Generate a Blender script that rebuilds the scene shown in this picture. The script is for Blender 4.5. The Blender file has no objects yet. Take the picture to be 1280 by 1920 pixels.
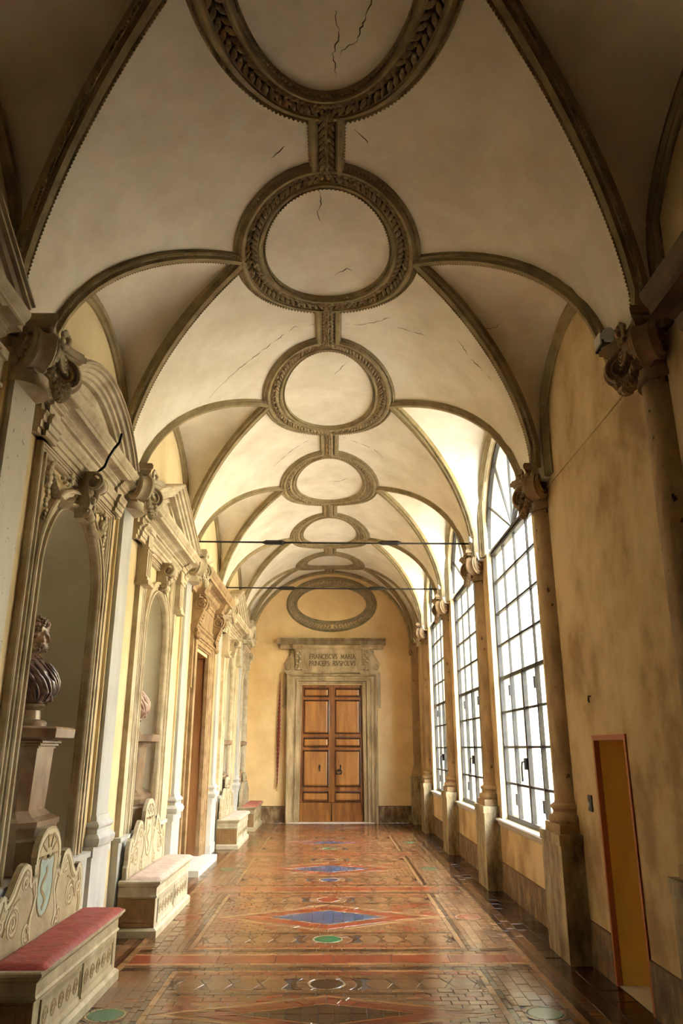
import bpy, bmesh, math, random
from mathutils import Vector, Matrix, noise
random.seed(7)
PI = math.pi
sc = bpy.context.scene
COL = sc.collection

# ------------------------------------------------------------------ camera
cam_d = bpy.data.cameras.new('camera'); cam = bpy.data.objects.new('camera', cam_d); COL.objects.link(cam)
cam.location = (0, 0, 1.6)
cam.rotation_euler = (math.radians(90 + 17.677), 0, math.radians(-0.707))
cam_d.sensor_fit = 'VERTICAL'; cam_d.sensor_height = 36; cam_d.lens = 1390 / 1920 * 36
cam_d.clip_start = 0.05; cam_d.clip_end = 200
sc.camera = cam

# ------------------------------------------------------------------ sky, exposure
W = bpy.data.worlds.new('world'); sc.world = W; W.use_nodes = True
nt = W.node_tree; bg = nt.nodes['Background']
bg.inputs[0].default_value = (0.86, 0.93, 1.0, 1); bg.inputs[1].default_value = 29.0
sc.view_settings.view_transform = 'Standard'; sc.view_settings.look = 'None'
sc.view_settings.gamma = 1.0; sc.view_settings.use_curve_mapping = False
sc.view_settings.exposure = 0.95
sc.cycles.max_bounces = 14; sc.cycles.diffuse_bounces = 8; sc.cycles.glossy_bounces = 4
sc.cycles.transparent_max_bounces = 12; sc.cycles.sample_clamp_indirect = 8.0
sc.cycles.use_denoising = True

# ------------------------------------------------------------------ materials
def srgb(r, g, b):
    f = lambda c: c / 12.92 if c <= 0.04045 else ((c + 0.055) / 1.055) ** 2.4
    return (f(r / 255), f(g / 255), f(b / 255), 1)

def mat(name, c, rough=0.7, c2=None, scale=3.0, detail=6, bump=0.0, bscale=None, spec=0.3, metal=0.0,
        contrast=(0.35, 0.7), stretch=None, c3=None, coat=0.0, island=0.0, spots=None, rvar=0.0):
    m = bpy.data.materials.new(name); m.use_nodes = True
    N = m.node_tree.nodes; L = m.node_tree.links; p = N['Principled BSDF']
    p.inputs['Roughness'].default_value = rough; p.inputs['Specular IOR Level'].default_value = spec
    p.inputs['Metallic'].default_value = metal
    if coat:
        p.inputs['Coat Weight'].default_value = coat; p.inputs['Coat Roughness'].default_value = 0.12
    tc = N.new('ShaderNodeTexCoord'); mp = N.new('ShaderNodeMapping')
    if stretch: mp.inputs['Scale'].default_value = stretch
    L.new(tc.outputs['Object'], mp.inputs['Vector'])
    out = None
    if c2 is not None:
        n = N.new('ShaderNodeTexNoise'); n.inputs['Scale'].default_value = scale; n.inputs['Detail'].default_value = detail
        n.inputs['Roughness'].default_value = 0.62
        L.new(mp.outputs[0], n.inputs['Vector'])
        r = N.new('ShaderNodeValToRGB'); r.color_ramp.elements[0].position = contrast[0]; r.color_ramp.elements[1].position = contrast[1]
        r.color_ramp.elements[0].color = c; r.color_ramp.elements[1].color = c2
        if c3 is not None:
            e = r.color_ramp.elements.new((contrast[0] + contrast[1]) / 2); e.color = c3
        L.new(n.outputs['Fac'], r.inputs[0]); out = r.outputs[0]
    if spots:
        v = N.new('ShaderNodeTexNoise'); v.inputs['Scale'].default_value = spots[0]; v.inputs['Detail'].default_value = 3
        L.new(tc.outputs['Object'], v.inputs['Vector'])
        r2 = N.new('ShaderNodeValToRGB'); r2.color_ramp.elements[0].position = spots[1]; r2.color_ramp.elements[1].position = spots[1] + 0.03
        r2.color_ramp.elements[0].color = (0, 0, 0, 1); r2.color_ramp.elements[1].color = (1, 1, 1, 1)
        L.new(v.outputs['Fac'], r2.inputs[0])
        mx = N.new('ShaderNodeMixRGB'); L.new(r2.outputs[0], mx.inputs[0])
        if out is not None: L.new(out, mx.inputs[1])
        else: mx.inputs[1].default_value = c
        mx.inputs[2].default_value = spots[2]; out = mx.outputs[0]
    if island:
        g = N.new('ShaderNodeNewGeometry'); h = N.new('ShaderNodeHueSaturation')
        mr = N.new('ShaderNodeMapRange'); mr.inputs[3].default_value = 1 - island; mr.inputs[4].default_value = 1 + island
        oi = N.new('ShaderNodeObjectInfo'); ad = N.new('ShaderNodeMath'); ad.operation = 'ADD'
        fr = N.new('ShaderNodeMath'); fr.operation = 'FRACT'
        L.new(g.outputs['Random Per Island'], ad.inputs[0]); L.new(oi.outputs['Random'], ad.inputs[1])
        L.new(ad.outputs[0], fr.inputs[0]); L.new(fr.outputs[0], mr.inputs[0]); L.new(mr.outputs[0], h.inputs['Value'])
        if out is not None: L.new(out, h.inputs['Color'])
        else: h.inputs['Color'].default_value = c
        out = h.outputs[0]
    if out is not None: L.new(out, p.inputs['Base Color'])
    else: p.inputs['Base Color'].default_value = c
    if rvar:
        n3 = N.new('ShaderNodeTexNoise'); n3.inputs['Scale'].default_value = 2.3; n3.inputs['Detail'].default_value = 5
        L.new(tc.outputs['Object'], n3.inputs['Vector'])
        m3 = N.new('ShaderNodeMapRange'); m3.inputs[1].default_value = 0.3; m3.inputs[2].default_value = 0.7
        m3.inputs[3].default_value = rough - rvar; m3.inputs[4].default_value = rough + rvar
        L.new(n3.outputs['Fac'], m3.inputs[0]); L.new(m3.outputs[0], p.inputs['Roughness'])
    if bump:
        nb = N.new('ShaderNodeTexNoise'); nb.inputs['Scale'].default_value = bscale or scale * 4; nb.inputs['Detail'].default_value = 8
        L.new(mp.outputs[0], nb.inputs['Vector'])
        b = N.new('ShaderNodeBump'); b.inputs['Strength'].default_value = bump; b.inputs['Distance'].default_value = 0.02
        L.new(nb.outputs['Fac'], b.inputs['Height']); L.new(b.outputs[0], p.inputs['Normal'])
    return m

M = {}
M['vault'] = mat('vault_plaster', (.68, .61, .49, 1), .9, (.85, .80, .695, 1), 2.0, 10, bump=.25, bscale=5, contrast=(.32, .62))
M['rib'] = mat('rib_stucco', (.21, .16, .08, 1), .8, (.36, .285, .16, 1), 6, bump=.15, bscale=30)
M['leafy'] = mat('garland_stucco', (.26, .19, .10, 1), .7, (.50, .39, .24, 1), 18, bump=.2, bscale=60)
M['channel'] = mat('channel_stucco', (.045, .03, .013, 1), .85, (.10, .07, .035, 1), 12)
M['crack'] = mat('crack', (.06, .045, .025, 1), .95)
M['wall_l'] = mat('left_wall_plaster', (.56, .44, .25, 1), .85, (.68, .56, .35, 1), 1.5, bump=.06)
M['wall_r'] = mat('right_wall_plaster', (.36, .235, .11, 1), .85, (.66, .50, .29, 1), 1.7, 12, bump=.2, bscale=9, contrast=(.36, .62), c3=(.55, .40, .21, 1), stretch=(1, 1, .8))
M['wall_e'] = mat('end_wall_plaster', (.60, .40, .18, 1), .85, (.76, .56, .29, 1), 1.5, 9, bump=.15, bscale=8, contrast=(.32, .66))
M['niche'] = mat('niche_plaster', (.48, .45, .34, 1), .8, (.64, .61, .50, 1), 1.2, bump=.06, contrast=(.3, .7))
M['stone'] = mat('cream_stone', (.34, .27, .165, 1), .65, (.60, .52, .38, 1), 4, bump=.15, bscale=25)
M['stone_d'] = mat('brown_stone', (.20, .12, .055, 1), .6, (.38, .26, .14, 1), 5, 9, bump=.15, bscale=25)
M['door_stone'] = mat('weathered_travertine', (.22, .15, .07, 1), .6, (.52, .39, .22, 1), 5, 9, bump=.2, bscale=22, stretch=(1, 1, .3))
M['marble'] = mat('grey_marble', (.36, .36, .35, 1), .35, (.56, .57, .57, 1), 2.2, 9, bump=.03, stretch=(1, 1, .35), contrast=(.38, .6))
M['marble_s'] = mat('spotted_marble', (.38, .34, .26, 1), .4, (.52, .48, .40, 1), 2.2, 9, stretch=(1, 1, .35), spots=(22, .68, (.06, .05, .04, 1)))
M['column'] = mat('column_stone', (.15, .085, .035, 1), .6, (.46, .31, .155, 1), 3.5, 10, bump=.3, bscale=18, stretch=(1, 1, .5), spots=(13, .68, (.08, .045, .02, 1)), contrast=(.3, .68))
M['ped'] = mat('pedestal_stone', (.10, .06, .025, 1), .5, (.46, .37, .21, 1), 7, 12, bump=.35, bscale=16, stretch=(1, 1, .4), contrast=(.32, .66))
M['wains'] = mat('painted_marble_dado', (.06, .028, .011, 1), .5, (.36, .25, .13, 1), 9, 12, bump=.25, bscale=16, stretch=(1, 1, .45), c3=(.17, .10, .045, 1), contrast=(.32, .68))
M['line'] = mat('dark_painted_line', (.16, .10, .055, 1), .7)
M['wood'] = mat('polished_walnut', (.12, .04, .008, 1), .3, (.34, .135, .028, 1), 3, 9, spec=.5, stretch=(3, 3, .35), bump=.05, bscale=20)
M['wood_p'] = mat('golden_walnut_panel', (.22, .085, .017, 1), .3, (.44, .19, .045, 1), 3, 9, spec=.5, stretch=(3, 3, .35), bump=.05, bscale=20)
M['stone_shade'] = mat('shade_darkened_stone', (.06, .03, .014, 1), .6, (.15, .085, .04, 1), 5, 9, bump=.15, bscale=25)  # brown stone with the dark corner's shadow put into its colour
M['wood_d'] = mat('dark_walnut', (.05, .013, .004, 1), .3, (.11, .034, .008, 1), 3, 9, spec=.5, stretch=(3, 3, .35))
M['wood_side'] = mat('door_reveal_wood', (.22, .10, .035, 1), .45, (.36, .19, .08, 1), 3, 9, stretch=(2, 2, .3))
M['iron'] = mat('dark_iron', (.025, .022, .02, 1), .5, metal=.4)
M['steel'] = mat('window_steel', (.018, .016, .013, 1), .5, (.035, .03, .024, 1), 12)
M['bench'] = mat('bench_painted_wood', (.24, .18, .095, 1), .55, (.46, .38, .24, 1), 5, 10, bump=.15, bscale=20, contrast=(.3, .7))
M['bench_l'] = mat('bench_pale_wood', (.33, .27, .18, 1), .5, (.54, .48, .36, 1), 5, 10, bump=.15, bscale=20)
M['bench_e'] = mat('bench_end_wood', (.16, .085, .03, 1), .5, (.30, .18, .075, 1), 5, 10, bump=.1, stretch=(1, 1, .4))
M['paint_c'] = mat('scroll_paint_cream', (.44, .37, .24, 1), .6, (.54, .48, .34, 1), 9)
M['paint_b'] = mat('scroll_paint_brown', (.20, .13, .055, 1), .6, (.30, .21, .10, 1), 9)
M['paint_blue'] = mat('shield_paint_blue', (.22, .29, .27, 1), .6, (.36, .42, .37, 1), 8)
M['red'] = mat('red_cushion', (.20, .012, .010, 1), .5, (.34, .035, .026, 1), 9, bump=.6, bscale=14, spec=.5)
M['red2'] = mat('faded_red_cushion', (.36, .10, .075, 1), .55, (.48, .17, .13, 1), 9, bump=.4, bscale=14)
M['pink'] = mat('worn_pale_cushion', (.44, .31, .26, 1), .5, (.56, .44, .38, 1), 9, bump=.5, bscale=14)
M['bust'] = mat('brown_bust_marble', (.14, .075, .045, 1), .3, (.30, .19, .12, 1), 9, 8, spec=.5)
M['bust_c'] = mat('porphyry_drapery', (.085, .045, .04, 1), .22, (.20, .12, .10, 1), 7, 8, spec=.6)
M['bust_v'] = mat('pink_grey_drapery', (.30, .19, .15, 1), .4, (.50, .36, .29, 1), 9, 8)
M['ped_m'] = mat('veined_brown_marble', (.085, .04, .018, 1), .3, (.33, .235, .15, 1), 4.5, 12, stretch=(1, 1, .6), spec=.5, contrast=(.3, .7))
M['white'] = mat('white_marble', (.55, .53, .48, 1), .35, (.66, .64, .59, 1), 3)
M['rope'] = mat('red_rope', (.14, .015, .012, 1), .7, (.26, .05, .035, 1), 40)
M['brass'] = mat('brass', (.45, .30, .10, 1), .35, metal=.9)
M['plastic'] = mat('grey_white_plastic', (.55, .57, .58, 1), .4)
M['ochre'] = mat('ochre_reveal', (.70, .44, .09, 1), .6, (.80, .56, .17, 1), 3, 8, bump=.08, contrast=(.3, .7))
M['redline'] = mat('red_brown_trim', (.38, .12, .045, 1), .55)
M['pinktrim'] = mat('pinkish_trim', (.55, .33, .2, 1), .6)
M['letters'] = mat('engraved_letters', (.07, .045, .02, 1), .8)
M['facade'] = mat('courtyard_facade', (.62, .50, .30, 1), .9, (.70, .58, .37, 1), 1)
M['facade_w'] = mat('courtyard_white_stone', (.66, .64, .58, 1), .9)
M['facade_g'] = mat('courtyard_shutter', (.25, .28, .28, 1), .8)
M['ground'] = mat('courtyard_paving', (.15, .14, .125, 1), .9, (.21, .20, .18, 1), 2)
def fl(n, c, isl=.2, r=.21):
    c2 = (c[0] * .62, c[1] * .58, c[2] * .52, 1)
    return mat(n, c + (1,), r, c2, 3.2, 8, bump=.12, bscale=7, spec=.55, island=isl, rvar=.06, stretch=(.5, 1.3, 1), contrast=(.42, .75))
M['t_tan'] = fl('tile_tan', (.165, .076, .03))
M['t_beige'] = fl('tile_beige', (.245, .132, .056), .16)
M['t_red'] = fl('tile_red', (.19, .032, .012), .16)
M['t_dark'] = fl('tile_dark', (.045, .017, .008), .2)
M['t_blue'] = fl('tile_blue', (.035, .062, .115), .3)
M['t_green'] = fl('tile_green', (.010, .12, .05), .15)
M['t_grout'] = mat('floor_grout', (.03, .016, .009, 1), .5)
M['t_white'] = fl('tile_white_joint', (.32, .23, .13), .1)
# clear window glass: mostly lets the light straight through, with a faint mirror reflection
g = bpy.data.materials.new('window_glass'); g.use_nodes = True
N = g.node_tree.nodes; L = g.node_tree.links; N.remove(N['Principled BSDF'])
tr = N.new('ShaderNodeBsdfTransparent'); gl = N.new('ShaderNodeBsdfGlossy'); lw = N.new('ShaderNodeLayerWeight'); mx = N.new('ShaderNodeMixShader')
pw = N.new('ShaderNodeMath'); pw.operation = 'POWER'; pw.inputs[1].default_value = 5; fr = N.new('ShaderNodeMath'); fr.operation = 'MULTIPLY_ADD'; fr.inputs[1].default_value = .45; fr.inputs[2].default_value = .03
L.new(lw.outputs['Facing'], pw.inputs[0]); L.new(pw.outputs[0], fr.inputs[0]); lw.inputs[0].default_value = .5
tr.inputs[0].default_value = (.96, .97, .96, 1); gl.inputs['Roughness'].default_value = .03
L.new(fr.outputs[0], mx.inputs[0]); L.new(tr.outputs[0], mx.inputs[1]); L.new(gl.outputs[0], mx.inputs[2]); L.new(mx.outputs[0], N['Material Output'].inputs[0])
M['glass'] = g
M['low_bounce'] = mat('low_bounce_brown', (.20, .12, .06, 1), .7)  # mid brown for the added back wall, chosen to limit bounced light

# ------------------------------------------------------------------ helpers
class MB:
    """collects geometry in world coordinates"""
    def __init__(s): s.v = []; s.f = []; s.m = []; s.k = 0
    def face(s, idx): s.f.append(tuple(idx)); s.m.append(s.k)
    def poly(s, pts):
        b = len(s.v); s.v += [tuple(p) for p in pts]; s.face(range(b, b + len(pts)))
    def box(s, x0, x1, y0, y1, z0, z1):
        x0, x1 = sorted((x0, x1)); y0, y1 = sorted((y0, y1)); z0, z1 = sorted((z0, z1))
        b = len(s.v)
        s.v += [(x0, y0, z0), (x1, y0, z0), (x1, y1, z0), (x0, y1, z0), (x0, y0, z1), (x1, y0, z1), (x1, y1, z1), (x0, y1, z1)]
        for q in ((0, 3, 2, 1), (4, 5, 6, 7), (0, 1, 5, 4), (1, 2, 6, 5), (2, 3, 7, 6), (3, 0, 4, 7)): s.face([b + i for i in q])
        return s
    def grid(s, rows, close_u=False, close_v=False, caps=False):
        """rows: list of equally long point lists"""
        b = len(s.v); n = len(rows); m = len(rows[0])
        for r in rows: s.v += [tuple(p) for p in r]
        for i in range(n if close_u else n - 1):
            for j in range(m if close_v else m - 1):
                a = b + i * m + j; c = b + i * m + (j + 1) % m; d = b + ((i + 1) % n) * m + (j + 1) % m; e = b + ((i + 1) % n) * m + j
                s.face((a, c, d, e))
        if caps:
            s.face([b + j for j in range(m)][::-1]); s.face([b + (n - 1) * m + j for j in range(m)])
        return s
    def lathe(s, prof, cx, cy, n=24, a0=0, a1=2 * PI, caps=True):
        full = abs(a1 - a0 - 2 * PI) < 1e-6
        k = n if full else n + 1
        rows = [[(cx + r * math.cos(a0 + (a1 - a0) * i / n), cy + r * math.sin(a0 + (a1 - a0) * i / n), z) for i in range(k)] for r, z in prof]
        b = len(s.v); s.grid(rows, close_v=full)
        if caps:
            s.face([b + j for j in range(k)][::-1]); s.face([b + (len(rows) - 1) * k + j for j in range(k)])
        return s
    def tube(s, pts, r, n=8, caps=True):
        pts = [Vector(p) for p in pts]; rows = []; up = Vector((0, 0, 1))
        for i, p in enumerate(pts):
            t = (pts[min(i + 1, len(pts) - 1)] - pts[max(i - 1, 0)]).normalized()
            if abs(t.dot(up)) > .95: up = Vector((1, 0, 0))
            a = t.cross(up).normalized(); c = a.cross(t).normalized(); up = c
            rr = r[i] if isinstance(r, (list, tuple)) else r
            rows.append([p + a * rr * math.cos(2 * PI * k / n) + c * rr * math.sin(2 * PI * k / n) for k in range(n)])
        return s.grid(rows, close_v=True, caps=caps)
    def sweep(s, path, normals, prof, closed=False, caps=True, side=None):
        """prof: (u, h): u sideways (tangent x normal), h along the normal"""
        n = len(path); P = [Vector(p) for p in path]; rows = []
        for i in range(n):
            if closed: t = P[(i + 1) % n] - P[i - 1]
            else: t = P[min(i + 1, n - 1)] - P[max(i - 1, 0)]
            t.normalize(); nn = Vector(normals[i] if isinstance(normals, list) else normals)
            nn = (nn - t * nn.dot(t)).normalized(); bb = t.cross(nn); k = 1.0
            if not closed and 0 < i < n - 1 or closed:
                d1 = (P[i] - P[i - 1]).normalized(); d2 = (P[(i + 1) % n] - P[i]).normalized()
                k = 1 / max(.35, math.sqrt(max(0, (1 + d1.dot(d2)) / 2)))
            rows.append([P[i] + bb * u * k + nn * h for u, h in prof])
        return s.grid(rows, close_u=closed, caps=caps and not closed)
    def prism(s, poly, axis, d0, d1):
        """2D outline pushed along an axis: x -> (y,z) outline, y -> (x,z), z -> (x,y)"""
        f = {'x': lambda p, d: (d, p[0], p[1]), 'y': lambda p, d: (p[0], d, p[1]), 'z': lambda p, d: (p[0], p[1], d)}[axis]
        return s.grid([[f(p, d0) for p in poly], [f(p, d1) for p in poly]], close_v=True, caps=True)
    def ball(s, c, r, n=8, m=6, rot=None):
        rr = r if isinstance(r, (tuple, list)) else (r, r, r); b = len(s.v); c = Vector(c)
        R = rot or Matrix.Identity(3)
        s.v.append(tuple(c + R @ Vector((0, 0, rr[2]))))
        for i in range(1, m):
            a = PI * i / m
            for j in range(n):
                t = 2 * PI * j / n
                s.v.append(tuple(c + R @ Vector((rr[0] * math.sin(a) * math.cos(t), rr[1] * math.sin(a) * math.sin(t), rr[2] * math.cos(a)))))
        s.v.append(tuple(c + R @ Vector((0, 0, -rr[2])))); e = len(s.v) - 1
        for j in range(n):
            s.face((b, b + 1 + j, b + 1 + (j + 1) % n)); s.face((e, e - n + (j + 1) % n, e - n + j))
            for i in range(m - 2):
                q = b + 1 + i * n; s.face((q + j, q + n + j, q + n + (j + 1) % n, q + (j + 1) % n))
        return s
    def add(s, vs, fs, M4):
        b = len(s.v); s.v += [tuple(M4 @ Vector(v)) for v in vs]
        for f in fs: s.face([b + i for i in f])

def root_of(o):
    while o.parent is not None: o = o.parent
    return o

def build(name, mb, material, parent=None, smooth=None, kind=None, label=None):
    off = root_of(parent).location if parent is not None else Vector((0, 0, 0))
    me = bpy.data.meshes.new(name)
    me.from_pydata([(v[0] - off.x, v[1] - off.y, v[2] - off.z) for v in mb.v], [], mb.f)
    mats = material if isinstance(material, list) else [material]
    for q in mats: me.materials.append(M[q])
    if len(mats) > 1: me.polygons.foreach_set('material_index', mb.m)
    bm = bmesh.new(); bm.from_mesh(me); bmesh.ops.recalc_face_normals(bm, faces=bm.faces); bm.to_mesh(me); bm.free()
    if smooth:
        me.polygons.foreach_set('use_smooth', [True] * len(me.polygons)); me.set_sharp_from_angle(angle=math.radians(smooth))
    o = bpy.data.objects.new(name, me); COL.objects.link(o)
    if parent is not None: o.parent = parent
    if kind: o['kind'] = kind
    if label: o['label'] = label
    return o

def thing(name, label, cat, loc, group=None):
    o = bpy.data.objects.new(name, None); COL.objects.link(o); o.location = loc; o.empty_display_size = .1
    o['label'] = label; o['category'] = cat
    if group: o['group'] = group
    return o
def tag(o, label, cat, group=None):
    o['label'] = label; o['category'] = cat
    if group: o['group'] = group
    return o
def setting(name, loc=(0, 0, 0)):
    o = bpy.data.objects.new(name, None); COL.objects.link(o); o.location = loc; o['kind'] = 'structure'; o.empty_display_size = .1
    return o
def copy_tree(o, parent=None):
    c = o.copy(); COL.objects.link(c)
    if parent is not None: c.parent = parent
    for ch in list(o.children): copy_tree(ch, c)
    return c
# ------------------------------------------------------------------ setting: dimensions
XL, XR, YE = -2.0, 2.03, 18.0           # left wall, right wall, end wall
Y0 = -1.35                               # where the added back wall closes the corridor, behind the camera
PIER = [-1.35, 1.45, 4.25, 6.77, 9.92, 13.0, 16.1, 18.0]
BAYS = []                                # (centre, half)
for a, b in zip(PIER, PIER[1:]): BAYS.append(((a + b) / 2, (b - a) / 2))
XC, VA, VB, VZ = -0.035, 1.96, 1.80, 4.0  # vault axis, half width, rise, springing
XG0 = 0.745                              # where the lunette groins meet the medallion
def zb(x): return VZ + VB * math.sqrt(max(0, 1 - ((x - XC) / VA) ** 2))
def bay_w(h): return h - .30
def bay_R(h): return h - .06
def xg(d, h): return XG0 + min(1, d / bay_w(h)) * (1.93 - XG0)
def za(d, h): return VZ + math.sqrt(max(0, bay_R(h) ** 2 - d * d))

# ---- ceiling: barrel vault cut by lunettes
ceiling = setting('ceiling')
mb = MB(); rows = []
def vault_row(y, c, h, inside):
    d = abs(y - c); g = xg(d, h) if inside else 1.93
    r = []; NW = 7
    zg = zb(XC + g); zw = za(d, h) if inside else VZ
    def web(sgn):
        xw = (XR + .06 - XC) if sgn > 0 else (XC - XL + .06)
        out = []
        for k in range(NW):
            t = k / NW
            if not inside:
                xx = xw + (g - xw) * t; out.append((XC + sgn * xx, y, zb(XC + min(xx, VA)))); continue
            out.append((XC + sgn * (xw + (g - xw) * t), y, zw + (zg - zw) * t + .05 * math.sin(PI * t) * (1 if inside else 0)))
        return out
    r += web(1)
    NBR = 30
    for k in range(NBR + 1):
        a = math.asin(g / VA); an = a - 2 * a * k / NBR
        x = XC + VA * math.sin(an); r.append((x, y, zb(x)))
    r += web(-1)[::-1]
    return r
for c, h in BAYS:
    w = bay_w(h)
    for y in (c - h, c - h + .15): rows.append(vault_row(y, c, h, False))
    rows.append(vault_row(c - w, c, h, False))
    for k in range(33): rows.append(vault_row(c - w + 2 * w * k / 32, c, h, True))
    rows.append(vault_row(c + w, c, h, False)); rows.append(vault_row(c + h - .15, c, h, False))
rows.append(vault_row(YE + .1, *BAYS[-1], False))
rows = [r for i, r in enumerate(rows) if i == 0 or r != rows[i - 1]]
mb.grid(rows)
vault = build('vault', mb, 'vault', ceiling)
bm = bmesh.new(); bm.from_mesh(vault.data); bmesh.ops.remove_doubles(bm, verts=bm.verts, dist=2e-4); bmesh.ops.dissolve_degenerate(bm, edges=bm.edges, dist=2e-4)
bmesh.ops.recalc_face_normals(bm, faces=bm.faces); bm.to_mesh(vault.data); bm.free()
vault.data.polygons.foreach_set('use_smooth', [True] * len(vault.data.polygons)); vault.data.set_sharp_from_angle(angle=math.radians(22))

# ---- ribs on the groins, with beaded edges
RIBP = [(-.066, -.03), (-.066, .018), (-.052, .026), (-.04, .018), (-.032, .022), (-.022, .046), (.022, .046), (.032, .022), (.04, .018), (.052, .026), (.066, .018), (.066, -.03)]
def beads(mb, path, normals, u, h, step, s):
    P = [Vector(p) for p in path]; acc = 0.0; nxt = step / 2
    for i in range(len(P) - 1):
        d = P[i + 1] - P[i]; ln = d.length; t = d.normalized()
        while nxt <= acc + ln:
            q = P[i] + t * (nxt - acc); n = Vector(normals[i] if isinstance(normals, list) else normals)
            n = (n - t * n.dot(t)).normalized(); bb = t.cross(n)
            o = q + bb * u + n * h; b = len(mb.v)
            mb.v += [tuple(o + t * s), tuple(o - t * s), tuple(o + bb * s), tuple(o - bb * s), tuple(o + n * s)]
            for f in ((0, 2, 4), (2, 1, 4), (1, 3, 4), (3, 0, 4)): mb.face([b + k for k in f])
            nxt += step
        acc += ln
def groin_path(c, h, sx, sy):
    w = bay_w(h); pts = []; nn = []
    for k in range(25):
        d = w * k / 24; x = xg(d, h)
        pts.append((XC + sx * x, c + sy * d, zb(XC + x)))
        nn.append((-sx * x / VA ** 2, -sy * .12, -(zb(XC + x) - VZ + .02) / VB ** 2))
    for k in range(1, 5):
        z = zb(XC + 1.93) * (1 - k / 4) + 4.03 * k / 4
        pts.append((XC + sx * (1.93 + .025 * k / 4), c + sy * (w + .09 * k / 4), z)); nn.append((-sx, -sy * .12, -.05))
    return pts, nn
for bi, (c, h) in enumerate(BAYS[1:]):
    for sx in (-1, 1):
        for sy in (-1, 1):
            pts, nn = groin_path(c, h, sx, sy); mb = MB(); mb.sweep(pts, nn, RIBP)
            if bi < 4:
                for u in (-.056, .056): beads(mb, pts, nn, u, .024, .026, .011)
            build('vault_rib', mb, 'rib', ceiling, smooth=40)
        # arch moulding where the lunette meets the wall
        R = bay_R(h) - .045; xw = XL if sx < 0 else XR
        w = bay_w(h) - .05; th = math.acos(w / R); pts = [(xw, c + R * math.cos(th + (PI - 2 * th) * k / 40), VZ + R * math.sin(th + (PI - 2 * th) * k / 40)) for k in range(41)]
        pts = [(xw, c + w + .015, 4.02), (xw, c + w + .012, 4.3)] + pts + [(xw, c - w - .012, 4.3), (xw, c - w - .015, 4.02)]
        mb = MB(); mb.sweep(pts, (-sx, 0, 0), [(-.075, -.02), (-.075, .02), (-.06, .03), (-.045, .03), (-.035, .055), (.005, .06), (.02, .035), (.04, .035), (.05, .02), (.075, .015), (.075, -.02)])
        build('lunette_arch', mb, 'rib', ceiling, smooth=40)
pts = [(XC + (VA - .03) * math.cos(PI * k / 60), YE, VZ + (VB - .035) * math.sin(PI * k / 60)) for k in range(61)]
mb = MB(); mb.sweep(pts, (0, -1, 0), [(-.05, -.02), (-.05, .04), (-.02, .06), (.02, .04), (.05, .02), (.05, -.02)])
build('end_arch', mb, 'rib', ceiling, smooth=40)

# ---- cracks in the plaster: thin dark slivers that follow the vault
CRACKS = [
    [(.99, 5.72), (1.13, 5.86), (1.3, 5.92), (1.36, 6.02), (1.5, 5.98), (1.56, 5.9)],
    [(.62, 6.62), (.8, 6.6), (1.0, 6.55)], [(.1, 6.73), (.3, 6.72), (.45, 6.6), (.55, 6.5), (.7, 6.5)],
    [(-.15, 6.75), (-.4, 6.75), (-.62, 6.95), (-.8, 7.1), (-1.1, 7.3), (-1.4, 7.5)],
    [(-.12, 4.72), (-.1, 4.95), (-.14, 5.05), (-.11, 5.2)], [(0, 3.3), (.03, 3.45), (-.01, 3.6), (.02, 3.8)], [(.03, 3.6), (.14, 3.5), (.2, 3.3), (.26, 3.1)],
    [(.14, 4.2), (.25, 4.3), (.2, 4.36)], [(-.5, 4.45), (-.38, 4.36), (-.3, 4.3)], [(.1, 9.65), (.35, 9.8), (.6, 9.9), (.8, 10.2)], [(-.3, 9.7), (-.6, 10), (-.9, 10.4)],
    [(.02, 5.9), (.12, 5.8), (.2, 5.85)], [(.15, 7.55), (.05, 7.75), (0, 7.85)], [(.25, 11.3), (.1, 11.5), (-.1, 11.5)], [(1.2, 6.35), (1.35, 6.5), (1.6, 6.55)],
]
def vz(x, y):
    for c, h in BAYS:
        if abs(y - c) <= h:
            d = abs(y - c); s = 1 if x > XC else -1; ax = abs(x - XC)
            if d < bay_w(h):
                g = xg(d, h)
                if ax > g:
                    xw = (XR + .06 - XC) if s > 0 else (XC - XL + .06)
                    t = (xw - ax) / (xw - g); zw = za(d, h)
                    return zw + (zb(XC + g) - zw) * t + .05 * math.sin(PI * t)
            return zb(x)
    return zb(x)
for cr in CRACKS:
    pts = []
    for (x0, y0), (x1, y1) in zip(cr, cr[1:]):
        n = max(2, int(math.hypot(x1 - x0, y1 - y0) / .025))
        for k in range(n):
            t = k / n; pts.append((x0 + (x1 - x0) * t + random.uniform(-.009, .009), y0 + (y1 - y0) * t + random.uniform(-.009, .009)))
    P = [(x, y, vz(x, y) + .0005) for x, y in pts]
    mb = MB(); mb.tube(P, [.0016 + .0036 * abs(math.sin(i * .45 + len(cr))) * math.sin(PI * (i + .5) / len(P)) for i in range(len(P))], 5)
    build('plaster_crack', mb, 'crack', ceiling)

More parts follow.
